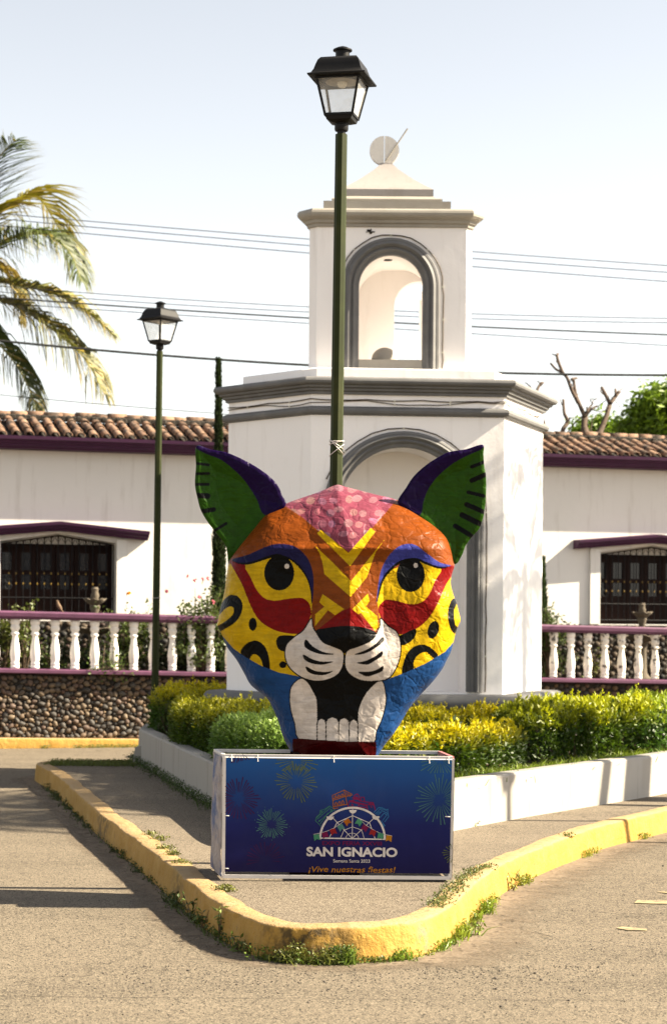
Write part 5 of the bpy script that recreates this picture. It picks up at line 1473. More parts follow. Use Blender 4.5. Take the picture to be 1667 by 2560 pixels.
# ================================================================== street lamps
def make_lamp(label, base, top, yaw, hgt):
    axis = (top - base); Hh = axis.length
    r = empty('street_lamp', base, label, 'street lamp', 'green street lamps with black lanterns')
    q = axis.to_track_quat('Z', 'Y'); r.rotation_mode = 'QUATERNION'; r.rotation_quaternion = q
    lh = 0.53; pz = Hh - lh
    def L(mb, name, mat, parent=r, ang=30):
        o = mb.build(name, mat, parent, False, False); return smooth_by_angle(o, ang)
    R0 = math.pi / 8 + yaw
    L(MB().lathe([(0.075, 0), (0.075, 0.012)], (0, 0, 0), 4, rot=math.pi / 4 + yaw), 'base_plate', M['pole_green'])
    L(MB().lathe([(0.043, 0.012), (0.040, 1.0), (0.036, pz - 0.02), (0.036, pz)], (0, 0, 0), 8, rot=R0), 'pole', M['pole_green'], ang=20)
    L(MB().lathe([(0.026, pz), (0.026, pz + 0.02), (0.038, pz + 0.02), (0.042, pz + 0.03), (0.042, pz + 0.055), (0.038, pz + 0.06), (0.038, pz + 0.075)], (0, 0, 0), 14), 'collar', M['black_metal'])
    MB().tube([(0.03, 0, pz + 0.042), (0.062, 0, pz + 0.042)], 0.004, 6).lathe([(0.007, -0.004), (0.007, 0.004)], (0.06, 0, pz + 0.042), 6).build('set_screw', M['black_metal'], r, False, False)
    def sqr(h, z): return [Vector((h * math.sqrt(2) * math.cos(math.pi / 4 + yaw + k * math.pi / 2), h * math.sqrt(2) * math.sin(math.pi / 4 + yaw + k * math.pi / 2), z)) for k in range(4)]
    zb, zg0, zg1 = pz + 0.065, pz + 0.105, pz + 0.315
    def frustum(mb, secs):
        V = [];
        for h, z in secs: V += sqr(h, z)
        F = [tuple(reversed(range(4)))]
        for i in range(len(secs) - 1):
            for k in range(4): F.append((i * 4 + k, i * 4 + (k + 1) % 4, (i + 1) * 4 + (k + 1) % 4, (i + 1) * 4 + k))
        F.append(tuple((len(secs) - 1) * 4 + k for k in range(4)))
        return mb.add(V, F)
    L(frustum(MB(), [(0.045, zb), (0.075, zb + 0.012), (0.083, zg0 - 0.003), (0.080, zg0)]), 'lantern_base', M['black_metal'])
    hb, ht = 0.082, 0.128
    lo, hi = sqr(hb, zg0 - 0.004), sqr(ht, zg1 + 0.004)
    for k in range(4):
        mb = MB(); bar4(mb, lo[k], hi[k], 0.0075); L(mb, 'corner_bar', M['black_metal'])
    for k in range(4):
        a, b, c, d = lo[k], lo[(k + 1) % 4], hi[(k + 1) % 4], hi[k]
        MB().add([a, b, c, d], [(0, 1, 2, 3)]).build('pane', M['lamp_glass'], r, False, False)
        mb = MB(); bar4(mb, d + Vector((0, 0, -.004)), c + Vector((0, 0, -.004)), 0.008); L(mb, 'pane_frame', M['black_metal'])
        mb = MB(); bar4(mb, a + Vector((0, 0, .004)), b + Vector((0, 0, .004)), 0.007); L(mb, 'pane_frame', M['black_metal'])
    roof_ = L(frustum(MB(), [(0.135, zg1), (0.172, zg1 + 0.006), (0.174, zg1 + 0.014), (0.155, zg1 + 0.022), (0.142, zg1 + 0.045), (0.133, zg1 + 0.075), (0.122, zg1 + 0.105), (0.108, zg1 + 0.122), (0.08, zg1 + 0.131)]), 'lantern_roof', M['black_metal'], ang=40)
    L(MB().lathe([(0.042, zg1 + 0.13), (0.042, zg1 + 0.178), (0.057, zg1 + 0.182), (0.057, zg1 + 0.190), (0.03, zg1 + 0.203), (0.004, zg1 + 0.212)], (0, 0, 0), 16), 'chimney_cap', M['black_metal'], roof_)
    L(MB().lathe([(0.018, zg1 - 0.035), (0.03, zg1 - 0.02), (0.03, zg1), (0.016, zg1 + 0.004)][::1], (0, 0, 0), 12), 'bulb', M['bulb'])
    L(MB().lathe([(0.10, zg1 - 0.006), (0.10, zg1 - 0.002)], (0, 0, 0), 16), 'reflector', M['pale_trim'])
    return r
b1 = P(826, 2080, 11.92); b1.z = KH - 0.012; t1 = P(856.5, 114, 11.92)
lamp1 = make_lamp('tall green street lamp rising directly behind the jaguar head', b1, t1, math.radians(-13), 0)
b2 = P(386.5, 1835, 21.0); b2.z = PZ - 0.07; t2 = P(401.5, 752, 21.0)
lamp2 = make_lamp('green street lamp at the tapering end of the planter by the stone wall', b2, t2, math.radians(-38), 0)
make_lamp('street lamp on the verge across the road', Vector((6.7, 14.62, 0.14)), Vector((6.75, 14.62, 5.0)), math.radians(5), 0)
# thin wire knotted round the near pole, and a strap on the far one
tw = MB(); ax = (t1 - b1)
def pole_pt(y, ang, r=0.044):
    s = (P(838, y, 11.92).z - b1.z) / ax.z; c = b1 + ax * s
    return c + Vector((math.cos(ang) * r, math.sin(ang) * r, 0))
for yy, tilt in ((1104, 0), (1107, 0.012), (1112, -0.03), (1126, 0.035), (1118, -0.045)):
    tw.tube([pole_pt(yy, a) + Vector((0, 0, tilt * math.cos(a))) for a in [2 * math.pi * k / 16 for k in range(17)]], 0.0022, 4)
tag(tw.build('tie_wire', M['white_tube']), 'thin pale wire wound around the pole above the jaguar head', 'wire')
st = MB(); s_ = (P(386, 1495, 21.0).z - b2.z) / (t2 - b2).z; c_ = b2 + (t2 - b2) * s_
st.tube([c_ + Vector((0.043 * math.cos(a), 0.043 * math.sin(a), 0.004 * math.cos(a))) for a in [2 * math.pi * k / 16 for k in range(17)]], 0.004, 5)
tag(st.build('pole_strap', M['pale_trim']), 'pale strap around the lamp pole beside the balustrade', 'strap')
# ================================================================== planting
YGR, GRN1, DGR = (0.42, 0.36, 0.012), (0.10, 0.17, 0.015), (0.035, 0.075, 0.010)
def mixcol(a, b, t): return np.asarray(a)[None, :] * (1 - t[:, None]) + np.asarray(b)[None, :] * t[:, None]

def hedge(name, label, poly, z0, z1, n, top_col, side_col, seed, leaf=0.038, sprigs=110, group='clipped hedges in the planter', core=True, fluff=0.03):
    """clipped hedge over a ground polygon: leaf sprigs spread through an outer shell, over stems and a dark twiggy core"""
    r = np.random.default_rng(seed)
    poly = [Vector((p[0], p[1], 0)) for p in poly]
    c = sum(poly, Vector()) / len(poly)
    root = empty(name, (c.x, c.y, z0), label, 'hedge', group)
    pp = np.array([(p.x, p.y) for p in poly]); q = dense([(a, b) for a, b in pp], 4)
    cc = q.mean(0)
    per = np.concatenate([q, q[:1]]); cum = np.concatenate([[0], np.cumsum(np.hypot(*np.diff(per, axis=0).T))])
    # sprig centres: half on top, half on flanks
    nt_ = n // 2
    a = r.uniform(0, cum[-1], n); bx, by = np.interp(a, cum, per[:, 0]), np.interp(a, cum, per[:, 1])
    t = np.ones(n); t[:nt_] = np.sqrt(r.uniform(0, 1, nt_))
    t[nt_:] = 1 - np.abs(r.normal(0, 0.05, n - nt_))
    x = cc[0] + (bx - cc[0]) * t; y = cc[1] + (by - cc[1]) * t
    lump = np.array([noise.noise(Vector((xx * 3.1, yy * 3.1, seed))) for xx, yy in zip(x, y)])
    lump2 = np.array([noise.noise(Vector((xx * 8, yy * 8, seed + 9))) for xx, yy in zip(x, y)])
    zt = z1 + 0.075 * lump + 0.045 * lump2 - 0.10 * np.clip((t - 0.8) / 0.2, 0, 1) ** 2
    z = zt.copy(); z[:nt_] -= np.abs(r.normal(0, fluff, nt_))
    z[nt_:] = z0 + 0.02 + (zt[nt_:] - z0 - 0.02) * r.uniform(0, 1, n - nt_) ** 0.75
    out = np.stack([bx - cc[0], by - cc[1]], 1); out /= np.maximum(np.linalg.norm(out, axis=1, keepdims=True), 1e-6)
    side = np.clip((t - 0.75) / 0.25, 0, 1) * (1 - np.clip((z - z0) / (zt - z0 + 1e-6), 0, 1) ** 6 * 0.8)
    direc = np.stack([out[:, 0] * side, out[:, 1] * side, 1.05 - 0.75 * side], 1) + r.normal(0, .28, (n, 3))
    direc = unit(direc)
    bulge = (lump + lump2 * .8) * 0.075
    pos = np.stack([x + out[:, 0] * bulge, y + out[:, 1] * bulge, z], 1)
    # each sprig: 5 leaves along a short shoot
    arrs = []
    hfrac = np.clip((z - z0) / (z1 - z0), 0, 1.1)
    young = np.clip((hfrac - 0.60) / 0.4, 0, 1) * np.clip(r.normal(0.85, .3, n), 0, 1)  # yellow young tips above; the darker flank tone below also imitates shade
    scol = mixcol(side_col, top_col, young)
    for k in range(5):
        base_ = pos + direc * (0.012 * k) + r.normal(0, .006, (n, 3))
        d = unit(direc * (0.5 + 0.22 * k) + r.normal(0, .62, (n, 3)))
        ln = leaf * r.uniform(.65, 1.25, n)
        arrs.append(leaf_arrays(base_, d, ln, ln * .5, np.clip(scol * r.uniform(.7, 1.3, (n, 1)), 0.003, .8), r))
    # tall shoots
    if sprigs:
        ii = r.choice(nt_, min(sprigs, nt_), replace=False)
        for i in ii:
            h = .04 + .13 * r.uniform(0, 1) ** 2; m = int(h / 0.007)
            tz = np.linspace(0, 1, m)
            lean = r.normal(0, .18, 2)
            base_ = np.stack([x[i] + lean[0] * h * tz, y[i] + lean[1] * h * tz, z[i] - .015 + h * tz], 1)
            d = unit(np.stack([r.normal(0, 1, m), r.normal(0, 1, m), 0.35 + 0.6 * tz], 1))
            ln = leaf * r.uniform(.7, 1.1, m) * (1.1 - .4 * tz)
            arrs.append(leaf_arrays(base_, d, ln, ln * .5, np.clip(np.tile(np.asarray(top_col), (m, 1)) * r.uniform(.8, 1.25, (m, 1)), 0, .8), r))
    V, F, Cc = cat_arrays(arrs)
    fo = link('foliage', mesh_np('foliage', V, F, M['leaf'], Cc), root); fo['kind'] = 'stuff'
    # twiggy inside
    tw = MB()
    for k in range(70):
        i = r.integers(0, n); p0 = Vector((cc[0] + (x[i] - cc[0]) * .8, cc[1] + (y[i] - cc[1]) * .8, z0 - .02)); p1 = Vector((x[i], y[i], z[i]))
        tw.tube([p0, p0.lerp(p1, .5) + Vector(r.normal(0, .02, 3)), p1], [.006, .004, .002], 4, False)
    tw.build('stems', M['stem'], root)['kind'] = 'stuff'
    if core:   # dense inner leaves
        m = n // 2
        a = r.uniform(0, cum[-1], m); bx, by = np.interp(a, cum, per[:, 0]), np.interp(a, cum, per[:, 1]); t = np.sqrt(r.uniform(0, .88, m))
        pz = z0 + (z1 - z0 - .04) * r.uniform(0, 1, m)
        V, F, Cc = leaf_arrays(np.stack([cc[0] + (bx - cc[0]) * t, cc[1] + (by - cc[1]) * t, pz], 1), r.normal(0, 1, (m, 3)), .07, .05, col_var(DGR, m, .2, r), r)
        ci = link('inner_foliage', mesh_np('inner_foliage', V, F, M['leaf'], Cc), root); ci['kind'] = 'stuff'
    return root
SZ = PZ - 0.06
YT = (0.55, 0.46, 0.005); YS = (0.040, 0.072, 0.004)  # YS: older green leaves, darkened to put flank shade into the colour
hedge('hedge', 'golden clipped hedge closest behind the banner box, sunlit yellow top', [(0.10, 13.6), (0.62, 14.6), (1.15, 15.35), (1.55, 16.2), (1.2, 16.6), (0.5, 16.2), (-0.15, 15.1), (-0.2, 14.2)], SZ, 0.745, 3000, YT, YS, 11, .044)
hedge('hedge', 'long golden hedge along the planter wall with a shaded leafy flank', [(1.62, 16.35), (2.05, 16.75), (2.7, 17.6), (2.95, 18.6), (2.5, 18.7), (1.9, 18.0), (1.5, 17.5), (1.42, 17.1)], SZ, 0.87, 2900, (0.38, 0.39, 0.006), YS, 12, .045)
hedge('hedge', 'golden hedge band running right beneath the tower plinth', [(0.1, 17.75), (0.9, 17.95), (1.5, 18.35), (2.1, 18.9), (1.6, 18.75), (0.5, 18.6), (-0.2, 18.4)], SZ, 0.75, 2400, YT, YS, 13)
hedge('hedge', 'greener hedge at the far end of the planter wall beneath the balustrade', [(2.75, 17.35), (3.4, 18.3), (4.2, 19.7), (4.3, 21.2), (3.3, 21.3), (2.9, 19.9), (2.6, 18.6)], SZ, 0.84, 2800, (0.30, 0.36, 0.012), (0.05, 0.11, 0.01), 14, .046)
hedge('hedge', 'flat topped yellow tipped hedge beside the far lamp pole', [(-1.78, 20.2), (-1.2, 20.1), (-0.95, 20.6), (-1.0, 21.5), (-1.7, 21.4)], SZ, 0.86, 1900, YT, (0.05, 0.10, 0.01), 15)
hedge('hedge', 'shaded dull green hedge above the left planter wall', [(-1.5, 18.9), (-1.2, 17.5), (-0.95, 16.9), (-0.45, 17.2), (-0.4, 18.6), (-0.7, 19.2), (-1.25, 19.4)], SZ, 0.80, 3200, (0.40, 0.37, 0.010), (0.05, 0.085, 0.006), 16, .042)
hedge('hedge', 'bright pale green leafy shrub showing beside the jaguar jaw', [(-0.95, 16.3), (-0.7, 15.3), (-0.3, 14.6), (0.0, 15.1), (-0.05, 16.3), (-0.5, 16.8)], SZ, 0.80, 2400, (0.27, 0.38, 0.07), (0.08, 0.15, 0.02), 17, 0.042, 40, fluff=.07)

# strappy plant at the lamp foot
def strap_plant(name, label, base, n, L, seed, col):
    r = np.random.default_rng(seed); mb = MB()
    for k in range(n):
        a = r.uniform(0, 6.28); le = L * r.uniform(.6, 1.1); out_ = r.uniform(.15, .5)
        pts_ = [Vector(base) + Vector((math.cos(a) * out_ * le * t ** 1.6, math.sin(a) * out_ * le * t ** 1.6, le * (t - .25 * t * t * out_ * 2))) for t in (0, .25, .5, .75, 1)]
        w = .018
        sd = Vector((-math.sin(a), math.cos(a), 0))
        V = []
        for p, ww in zip(pts_, (w, w * 1.2, w, w * .7, .001)): V += [p - sd * ww, p + sd * ww]
        mb.add(V, [(2 * i, 2 * i + 1, 2 * i + 3, 2 * i + 2) for i in range(4)])
    m_ = simple('strap_leaf', col, .5, .2, 10, 0)
    o = mb.build(name, m_); return tag(o, label, 'plant')
strap_plant('strap_leaf_plant', 'upright strappy leaved plant at the foot of the far lamp', (-1.72, 20.35, SZ), 22, .5, 3, (0.09, 0.10, 0.03))

# ---- grass and weeds
def grass_blades(pos, h, r, col, lean=.35, width=.004):
    n = len(pos); d = np.stack([r.normal(0, lean, n), r.normal(0, lean, n), np.ones(n)], 1); d = unit(d)
    s = unit(np.cross(d, r.normal(0, 1, (n, 3)))); hh = (h * r.uniform(.4, 1.2, n))[:, None]
    bend = np.stack([r.normal(0, .3, n), r.normal(0, .3, n), -np.abs(r.normal(0, .15, n))], 1) * hh
    w = width * r.uniform(.7, 1.3, (n, 1))
    V = np.stack([pos - s * w, pos + s * w, pos + d * hh * .55 + s * w * .8, pos + d * hh + bend, pos + d * hh * .55 - s * w * .8], 1).reshape(-1, 3)
    b = np.arange(n) * 5
    F = np.concatenate([np.stack([b, b + 1, b + 2], 1), np.stack([b, b + 2, b + 4], 1), np.stack([b + 4, b + 2, b + 3], 1)])
    return V, F, np.repeat(col, 5, 0)
def stuff(name, arrs, label=None, mat='leaf'):
    V, F, Cc = cat_arrays(arrs)
    o = link(name, mesh_np(name, V, F, M[mat], Cc)); o['kind'] = 'stuff'
    if label: o['label'] = label; o['category'] = 'weeds'
    return o
r = np.random.default_rng(21)
def along(line, s0, s1, n, spread, off, z, r=r):
    ln = np.array([(p.x, p.y) for p in line]); cum = np.concatenate([[0], np.cumsum(np.hypot(*np.diff(ln, axis=0).T))])
    a = r.uniform(s0, s1, n) * cum[-1]; x, y = np.interp(a, cum, ln[:, 0]), np.interp(a, cum, ln[:, 1])
    tx, ty = np.interp(a + .02, cum, ln[:, 0]) - x, np.interp(a + .02, cum, ln[:, 1]) - y
    l = np.maximum(np.hypot(tx, ty), 1e-6); nx_, ny_ = ty / l, -tx / l
    o_ = off + np.abs(r.normal(0, spread, n)) if off >= 0 else r.normal(0, spread, n) + off
    return np.stack([x + nx_ * o_, y + ny_ * o_, np.full(n, z)], 1)
# grass inside the planter, along the right wall
gp = []
gi = offset_line(PL, 0.16)
gp.append(grass_blades(along(gi, .52, .86, 4200, .08, -.09, SZ), .095, r, col_var((0.16, 0.21, 0.018), 4200, .35, r)))
gp.append(grass_blades(along(gi, .12, .5, 3500, .08, -.08, SZ), .075, r, col_var((0.055, 0.11, 0.012), 3500, .3, r)))
lp = along(gi, .52, .8, 1500, .09, -.10, SZ + .02); gp.append(leaf_arrays(lp, r.normal(0, .6, (1500, 3)) + (0, 0, .6), .03, .016, col_var((0.12, 0.22, 0.02), 1500, .3, r), r))
stuff('grass', gp, 'short green grass edging the inside of the planter')

def weed_patch(pts, h, r, kind, col):
    """kind: share of grass blades; the rest broad leaves on little stems"""
    n = len(pts); out_ = []
    ng = int(n * kind)
    if ng: out_.append(grass_blades(pts[:ng], h, r, col_var(col, ng, .3, r), .45, .003))
    pl_ = pts[ng:]
    if len(pl_):
        m = len(pl_)
        for k in range(5):
            up = np.stack([r.normal(0, .012, m), r.normal(0, .012, m), h * .8 * r.uniform(0, 1, m)], 1)
            ln = r.uniform(.008, .020, m)
            out_.append(leaf_arrays(pl_ + up, r.normal(0, 1, (m, 3)) + (0, 0, .45), ln, ln * .55, col_var(col, m, .35, r), r))
    return out_
KLo = KL
def klen(px):   # fraction along kerb line nearest a photo pixel at the foot
    g = G(px[0], px[1], 0); d = [(p - Vector((g.x, g.y, 0))).length for p in KL]
    i = int(np.argmin(d)); ln = np.array([(p.x, p.y) for p in KL]); cum = np.concatenate([[0], np.cumsum(np.hypot(*np.diff(ln, axis=0).T))])
    return cum[i] / cum[-1]
f_l0, f_l1, f_f0, f_f1, f_fm, f_r0 = klen((113, 1968)), klen((470, 2286)), klen((660, 2398)), klen((960, 2404)), klen((840, 2410)), klen((1110, 2365))
f_rr, f_r2, f_end = klen((1206, 2275)), klen((1290, 2215)), klen((1667, 2082))
wp = []
wp += weed_patch(along(KL, f_l0 + .005, f_l1, 260, .018, 0.003, 0), .045, r, .35, (0.05, 0.075, 0.015))
wp += weed_patch(along(KL, f_l1 - .02, f_f0, 240, .025, 0.003, 0), .07, r, .45, (0.055, 0.085, 0.015))
for k in range(16):
    f = r.uniform(f_l0 + .005, f_l1); wp += weed_patch(along(KL, f, f + .004, 26, .03, 0.003, 0), r.uniform(.04, .09), r, r.uniform(.1, .6), (0.05, 0.07, 0.014))
stuff('kerb_weeds', wp, 'thin shaded weeds along the foot of the left kerb')
def clumps(f0, f1, count, n, spread, h0, h1, g0, g1, cols, seed, off=.005):
    rr2 = np.random.default_rng(seed); out_ = []
    for k in range(count):
        f = rr2.uniform(f0, f1); w = rr2.uniform(.0008, .0028)
        out_ += weed_patch(along(KL, f - w, f + w, int(n * rr2.uniform(.5, 1.5)), spread * rr2.uniform(.6, 1.4), off, 0, rr2), rr2.uniform(h0, h1), rr2, rr2.uniform(g0, g1), cols[rr2.integers(len(cols))])
    return out_
WC = [(0.075, 0.12, 0.014), (0.10, 0.15, 0.018), (0.06, 0.10, 0.014), (0.14, 0.15, 0.03)]
fw_ = f_f1 - f_f0
stuff('kerb_weeds', clumps(f_f0, f_f0 + fw_ * .75, 10, 38, .03, .04, .12, .3, .9, WC, 71) + clumps(f_f0 + fw_ * .2, f_f0 + fw_ * .7, 6, 55, .03, .08, .15, .2, .8, WC, 72) + weed_patch(along(KL, f_f0, f_f1, 260, .02, .004, 0), .035, r, .5, (0.09, .12, .02)), 'thick tuft of weeds hiding the front of the rounded kerb')
stuff('kerb_weeds', clumps(f_f1 + .001, f_rr - .002, 13, 50, .03, .04, .10, .6, .98, [(0.14, 0.21, 0.016), (0.18, 0.23, 0.02), (0.12, 0.19, 0.016)], 73) + weed_patch(along(KL, f_f1, f_rr, 200, .02, .004, 0), .04, r, .6, (.15, .18, .02)), 'bright grass tuft at the sunlit corner of the kerb')
wp = []
for a, b, n in ((f_rr, f_rr + .012, 90), (f_r2, f_r2 + .008, 120), (f_r2 + .06, f_r2 + .075, 70), (f_r2 + .11, f_r2 + .118, 40), (f_r2 + .16, f_r2 + .17, 40)):
    wp += weed_patch(along(KL, a, b, n, .02, 0.005, 0), .06, r, .25, (0.20, 0.22, 0.025))
stuff('kerb_weeds', wp, 'scattered dry yellow weeds along the right kerb foot')
# weeds on the pavement: along the inner edge of the kerb beside the box
pi_ = [G(1085, 2268, KH), G(1120, 2235, KH), G(1150, 2205, KH), G(1185, 2180, KH), G(1225, 2165, KH)]
ln_ = catmull(pi_, 6)
wp = weed_patch(along(ln_, 0, 1, 480, .028, -.001, KH - .012), .03, r, .15, (0.10, 0.12, 0.03))
stuff('pavement_weeds', wp, 'low creeping weeds between the kerb and the box corner')
wp = []
for x, y, n in ((399, 2097, 40), (412, 2120, 45), (434, 2136, 45), (460, 2158, 40), (563, 2223, 60), (375, 2085, 30), (1420, 2090, 30), (1330, 2030, 60), (1310, 2030, 40), (1178, 2062, 20), (1395, 2018, 30), (1470, 2007, 25), (1590, 1985, 40), (1640, 1977, 20)):
    c = G(x, y, KH); wp += weed_patch(np.array(c)[None, :] * (1, 1, 0) + np.stack([r.normal(0, .025, n), r.normal(0, .025, n), np.full(n, KH - .012)], 1), .04, r, .2, (0.13, 0.14, 0.025))
stuff('pavement_weeds', wp, 'tiny isolated weeds dotted over the pavement cracks')
# dark growth along the foot of the left planter wall and the strip of grass at the island end
wp = weed_patch(along(PL, .02, .32, 900, .05, 0.01, KH - .012), .10, r, .2, (0.045, 0.075, 0.012))
c = G(250, 1918, KH)
gpts = np.stack([r.uniform(-2.85, -1.95, 2600), r.uniform(19.75, 20.45, 2600), np.full(2600, KH - .012)], 1)
wp += weed_patch(gpts, .035, r, .7, (0.10, 0.12, 0.02))
stuff('pavement_weeds', wp, 'weeds at the foot of the left planter wall and island end')
wp = weed_patch(np.stack([*(np.array([BW(s, .19 + abs(random.gauss(0, .03)), 0) for s in np.concatenate([r.uniform(.9, 2.0, 300), r.uniform(.5, .6, 30)])]).T)], 1) * (1, 1, 0), .055, r, .3, (0.14, 0.17, 0.03))
stuff('kerb_weeds', wp, 'weeds along the street kerb below the stone wall')
# tall individual weeds by the kerb
def tall_weed(label, x, y, h, seed, col=(0.10, 0.15, 0.025), z=0.0):
    r_ = np.random.default_rng(seed); b = G(x, y, z)
    root = empty('weed', b, label, 'weed', 'tall weeds by the kerb')
    st = MB(); arr = []
    for k in range(3):
        lean = Vector((r_.normal(0, .25), r_.normal(0, .2), 1)).normalized() * h * r_.uniform(.6, 1)
        pts_ = [b, b + lean * .5 + Vector((0, 0, .01)), b + lean]
        st.tube(pts_, [.003, .002, .001], 4)
        m = 9; t = r_.uniform(.15, 1, m)
        base_ = np.array([list(b + lean * tt) for tt in t])
        arr.append(leaf_arrays(base_, r_.normal(0, 1, (m, 3)) + (0, 0, .3), r_.uniform(.025, .05, m), r_.uniform(.010, .02, m), col_var(col, m, .3, r_), r_))
    st.build('stem', M['stem'], root)
    V, F, Cc = cat_arrays(arr); link('leaves', mesh_np('leaves', V, F, M['leaf'], Cc), root)
for i, (lb, x, y, h, c_) in enumerate((('tall shaded weed against the left kerb', 480, 2300, .16, (0.07, 0.10, .02)), ('dark weed with drooping leaves at the bend of the left kerb', 507, 2326, .14, (0.07, 0.10, .02)), ('spindly weed reaching above the bend of the kerb', 548, 2352, .19, (0.13, 0.16, .03)), ('leafy weed beneath the plain yellow front kerb face', 592, 2382, .10, (0.12, 0.16, .03)), ('pale seeding weed against the sunlit right kerb', 1283, 2228, .12, (0.26, 0.27, .05)), ('creeping weed stretching from the grass tuft onto the road', 1195, 2338, .10, (0.18, 0.24, .03)))):
    tall_weed(lb, x, y, h, 40 + i, c_)
# loose grit on the road near the kerb front
gr_n = 1500
x = r.uniform(300, 1500, gr_n); y = 2415 + np.abs(r.normal(0, 40, gr_n)); k = r.uniform(0, 1, gr_n) < .45
bmg = bmesh.new(); bmesh.ops.create_icosphere(bmg, subdivisions=1, radius=1); sv = np.array([v.co for v in bmg.verts]); sf = np.array([[v.index for v in f.verts] for f in bmg.faces]); bmg.free()
Vs, Fs, Cs = [], [], []
for i in range(gr_n):
    if i % 3 == 0:
        yy = r.uniform(2150, 2540); xx = r.uniform(1150, 1660) if yy < 2420 else r.uniform(20, 1660)
    else: xx, yy = x[i], min(y[i], 2550)
    g = G(xx, yy, 0)
    a_ = r.uniform(.001, .0045) * (1.8 if i % 40 == 0 else 1)
    Vs.append(sv * np.array([a_, a_ * r.uniform(.7, 1.2), a_ * .7]) + np.array([g.x, g.y, a_ * .4])); Fs.append(sf + i * len(sv)); Cs.append(np.tile(np.array((.05, .042, .035)) * r.uniform(.5, 2.0), (len(sv), 1)))
o = link('road_grit', mesh_np('road_grit', np.concatenate(Vs), np.concatenate(Fs), M['stone_v'], np.concatenate(Cs))); o['kind'] = 'stuff'

# ================================================================== garden behind the balustrade
def shrub(name, label, c, rad, n, col, seed, leaf=.05, flowers=None, stems=14, cat='shrub', group='shrubs behind the balustrade', dens=1.0, open_=0.0, sun=None):
    r_ = np.random.default_rng(seed)
    root = empty(name, c, label, cat, group)
    c = np.array(c, float); rad = np.array(rad, float)
    st = MB(); tips = []
    for k in range(stems):
        v = unit(r_.normal(0, 1, (1, 3)))[0]; v[2] = abs(v[2]) * .9 + .25
        e = c + np.array([v[0] * rad[0], v[1] * rad[1], rad[2] * (0.35 + 1.5 * v[2] / 1.15 * r_.uniform(.6, 1))]) * r_.uniform(.7, 1)
        mid = c * .5 + e * .5 + r_.normal(0, .05, 3)
        st.tube([c, mid, e], [.014, .009, .003], 5); tips.append((mid, e))
        for q in range(2):
            e2 = e + r_.normal(0, .14, 3) + (0, 0, .05); st.tube([mid * .5 + e * .5, e2], [.006, .002], 4); tips.append((mid * .5 + e * .5, e2))
    st.build('stems', M['stem'], root)
    m = n; idx = r_.integers(0, len(tips), m); t = r_.uniform(.2, 1.05, m)[:, None]
    A = np.array([tips[i][0] for i in idx]); B = np.array([tips[i][1] for i in idx])
    pos = A * (1 - t) + B * t + r_.normal(0, .045 * (1 - open_), (m, 3))
    ln = leaf * r_.uniform(.6, 1.2, m)
    V, F, Cc = leaf_arrays(pos, r_.normal(0, 1, (m, 3)) + (0, 0, .2), ln, ln * .55, col_var(col, m, .3, r_), r_)
    f_ = link('foliage', mesh_np('foliage', V, F, M['leaf'], Cc), root); f_['kind'] = 'stuff'
    if flowers:
        for fc, fp in flowers:
            arr = []; p = np.array(fp)
            mm = 9; d = r_.normal(0, 1, (mm, 3)); arr.append(leaf_arrays(np.tile(p, (mm, 1)), d, .034, .03, col_var(fc, mm, .15, r_), r_))
            V, F, Cc = cat_arrays(arr); link('flower', mesh_np('flower', V, F, M['petal'], Cc), root)
    return root
PK = (0.60, 0.16, 0.22)
def HP(x, y, d): return tuple(P(x, y, d))
def grd(x, d, z=.82): v = P(x, 1500, d); return (v.x, v.y, z)
shrub('flowering_shrub', 'open branched shrub with pink flowers next to the cypress', grd(508, 25.85), (.42, .28, .74), 2600, (0.06, 0.085, 0.018), 51, .06, [(PK, HP(x, y, 25.6)) for x, y in ((468, 1440), (488, 1450), (508, 1448), (521, 1446), (533, 1505), (498, 1492), (418, 1478))], 22)
shrub('rose_bush', 'rose bush with one orange bloom beside the far lamp', grd(345, 25.9), (.30, .22, .60), 1700, (0.075, 0.105, 0.02), 52, .055, [((0.65, 0.22, 0.02), HP(321, 1485, 25.7)), ((0.7, 0.3, .04), HP(324, 1483, 25.69))], 14)
shrub('garden_shrub', 'leafy shrub at the left end behind the balustrade', grd(8, 25.5), (.22, .2, .6), 1100, (0.075, 0.09, 0.016), 53, .06, None, 10)
shrub('garden_shrub', 'small leafy shrub low in front of the dark window', grd(62, 25.6), (.16, .14, .58), 420, (0.10, 0.13, 0.02), 54, .05, None, 7)
shrub('garden_shrub', 'low creeper winding round the stained baluster', grd(272, 25.35), (.22, .12, .22), 420, (0.07, 0.11, 0.02), 55, .045, None, 9)
shrub('garden_shrub', 'small clump between balusters near the rose bush', grd(128, 25.4), (.12, .1, .22), 240, (0.06, 0.09, 0.015), 56, .045, None, 7)
shrub('garden_shrub', 'rounded leafy shrub tight against the right flank of the tower', grd(1374, 27.3, .76), (.33, .28, .66), 2200, (0.06, 0.085, 0.018), 57, .06, None, 16)
shrub('garden_shrub', 'broad dark shrub filling the bed behind the left balusters', grd(175, 26.1, .82), (.5, .25, .28), 1500, (0.03, 0.045, 0.01), 59, .06, None, 16)
shrub('garden_shrub', 'dark undergrowth at the foot of the pink flowering shrub', grd(455, 26.2, .82), (.55, .25, .30), 1900, (0.03, 0.045, 0.01), 60, .06, None, 18)
shrub('garden_shrub', 'sparse young plant beside the right window jamb', grd(1488, 27.7, .74), (.10, .1, .26), 130, (0.14, 0.16, 0.03), 58, .05, None, 5)

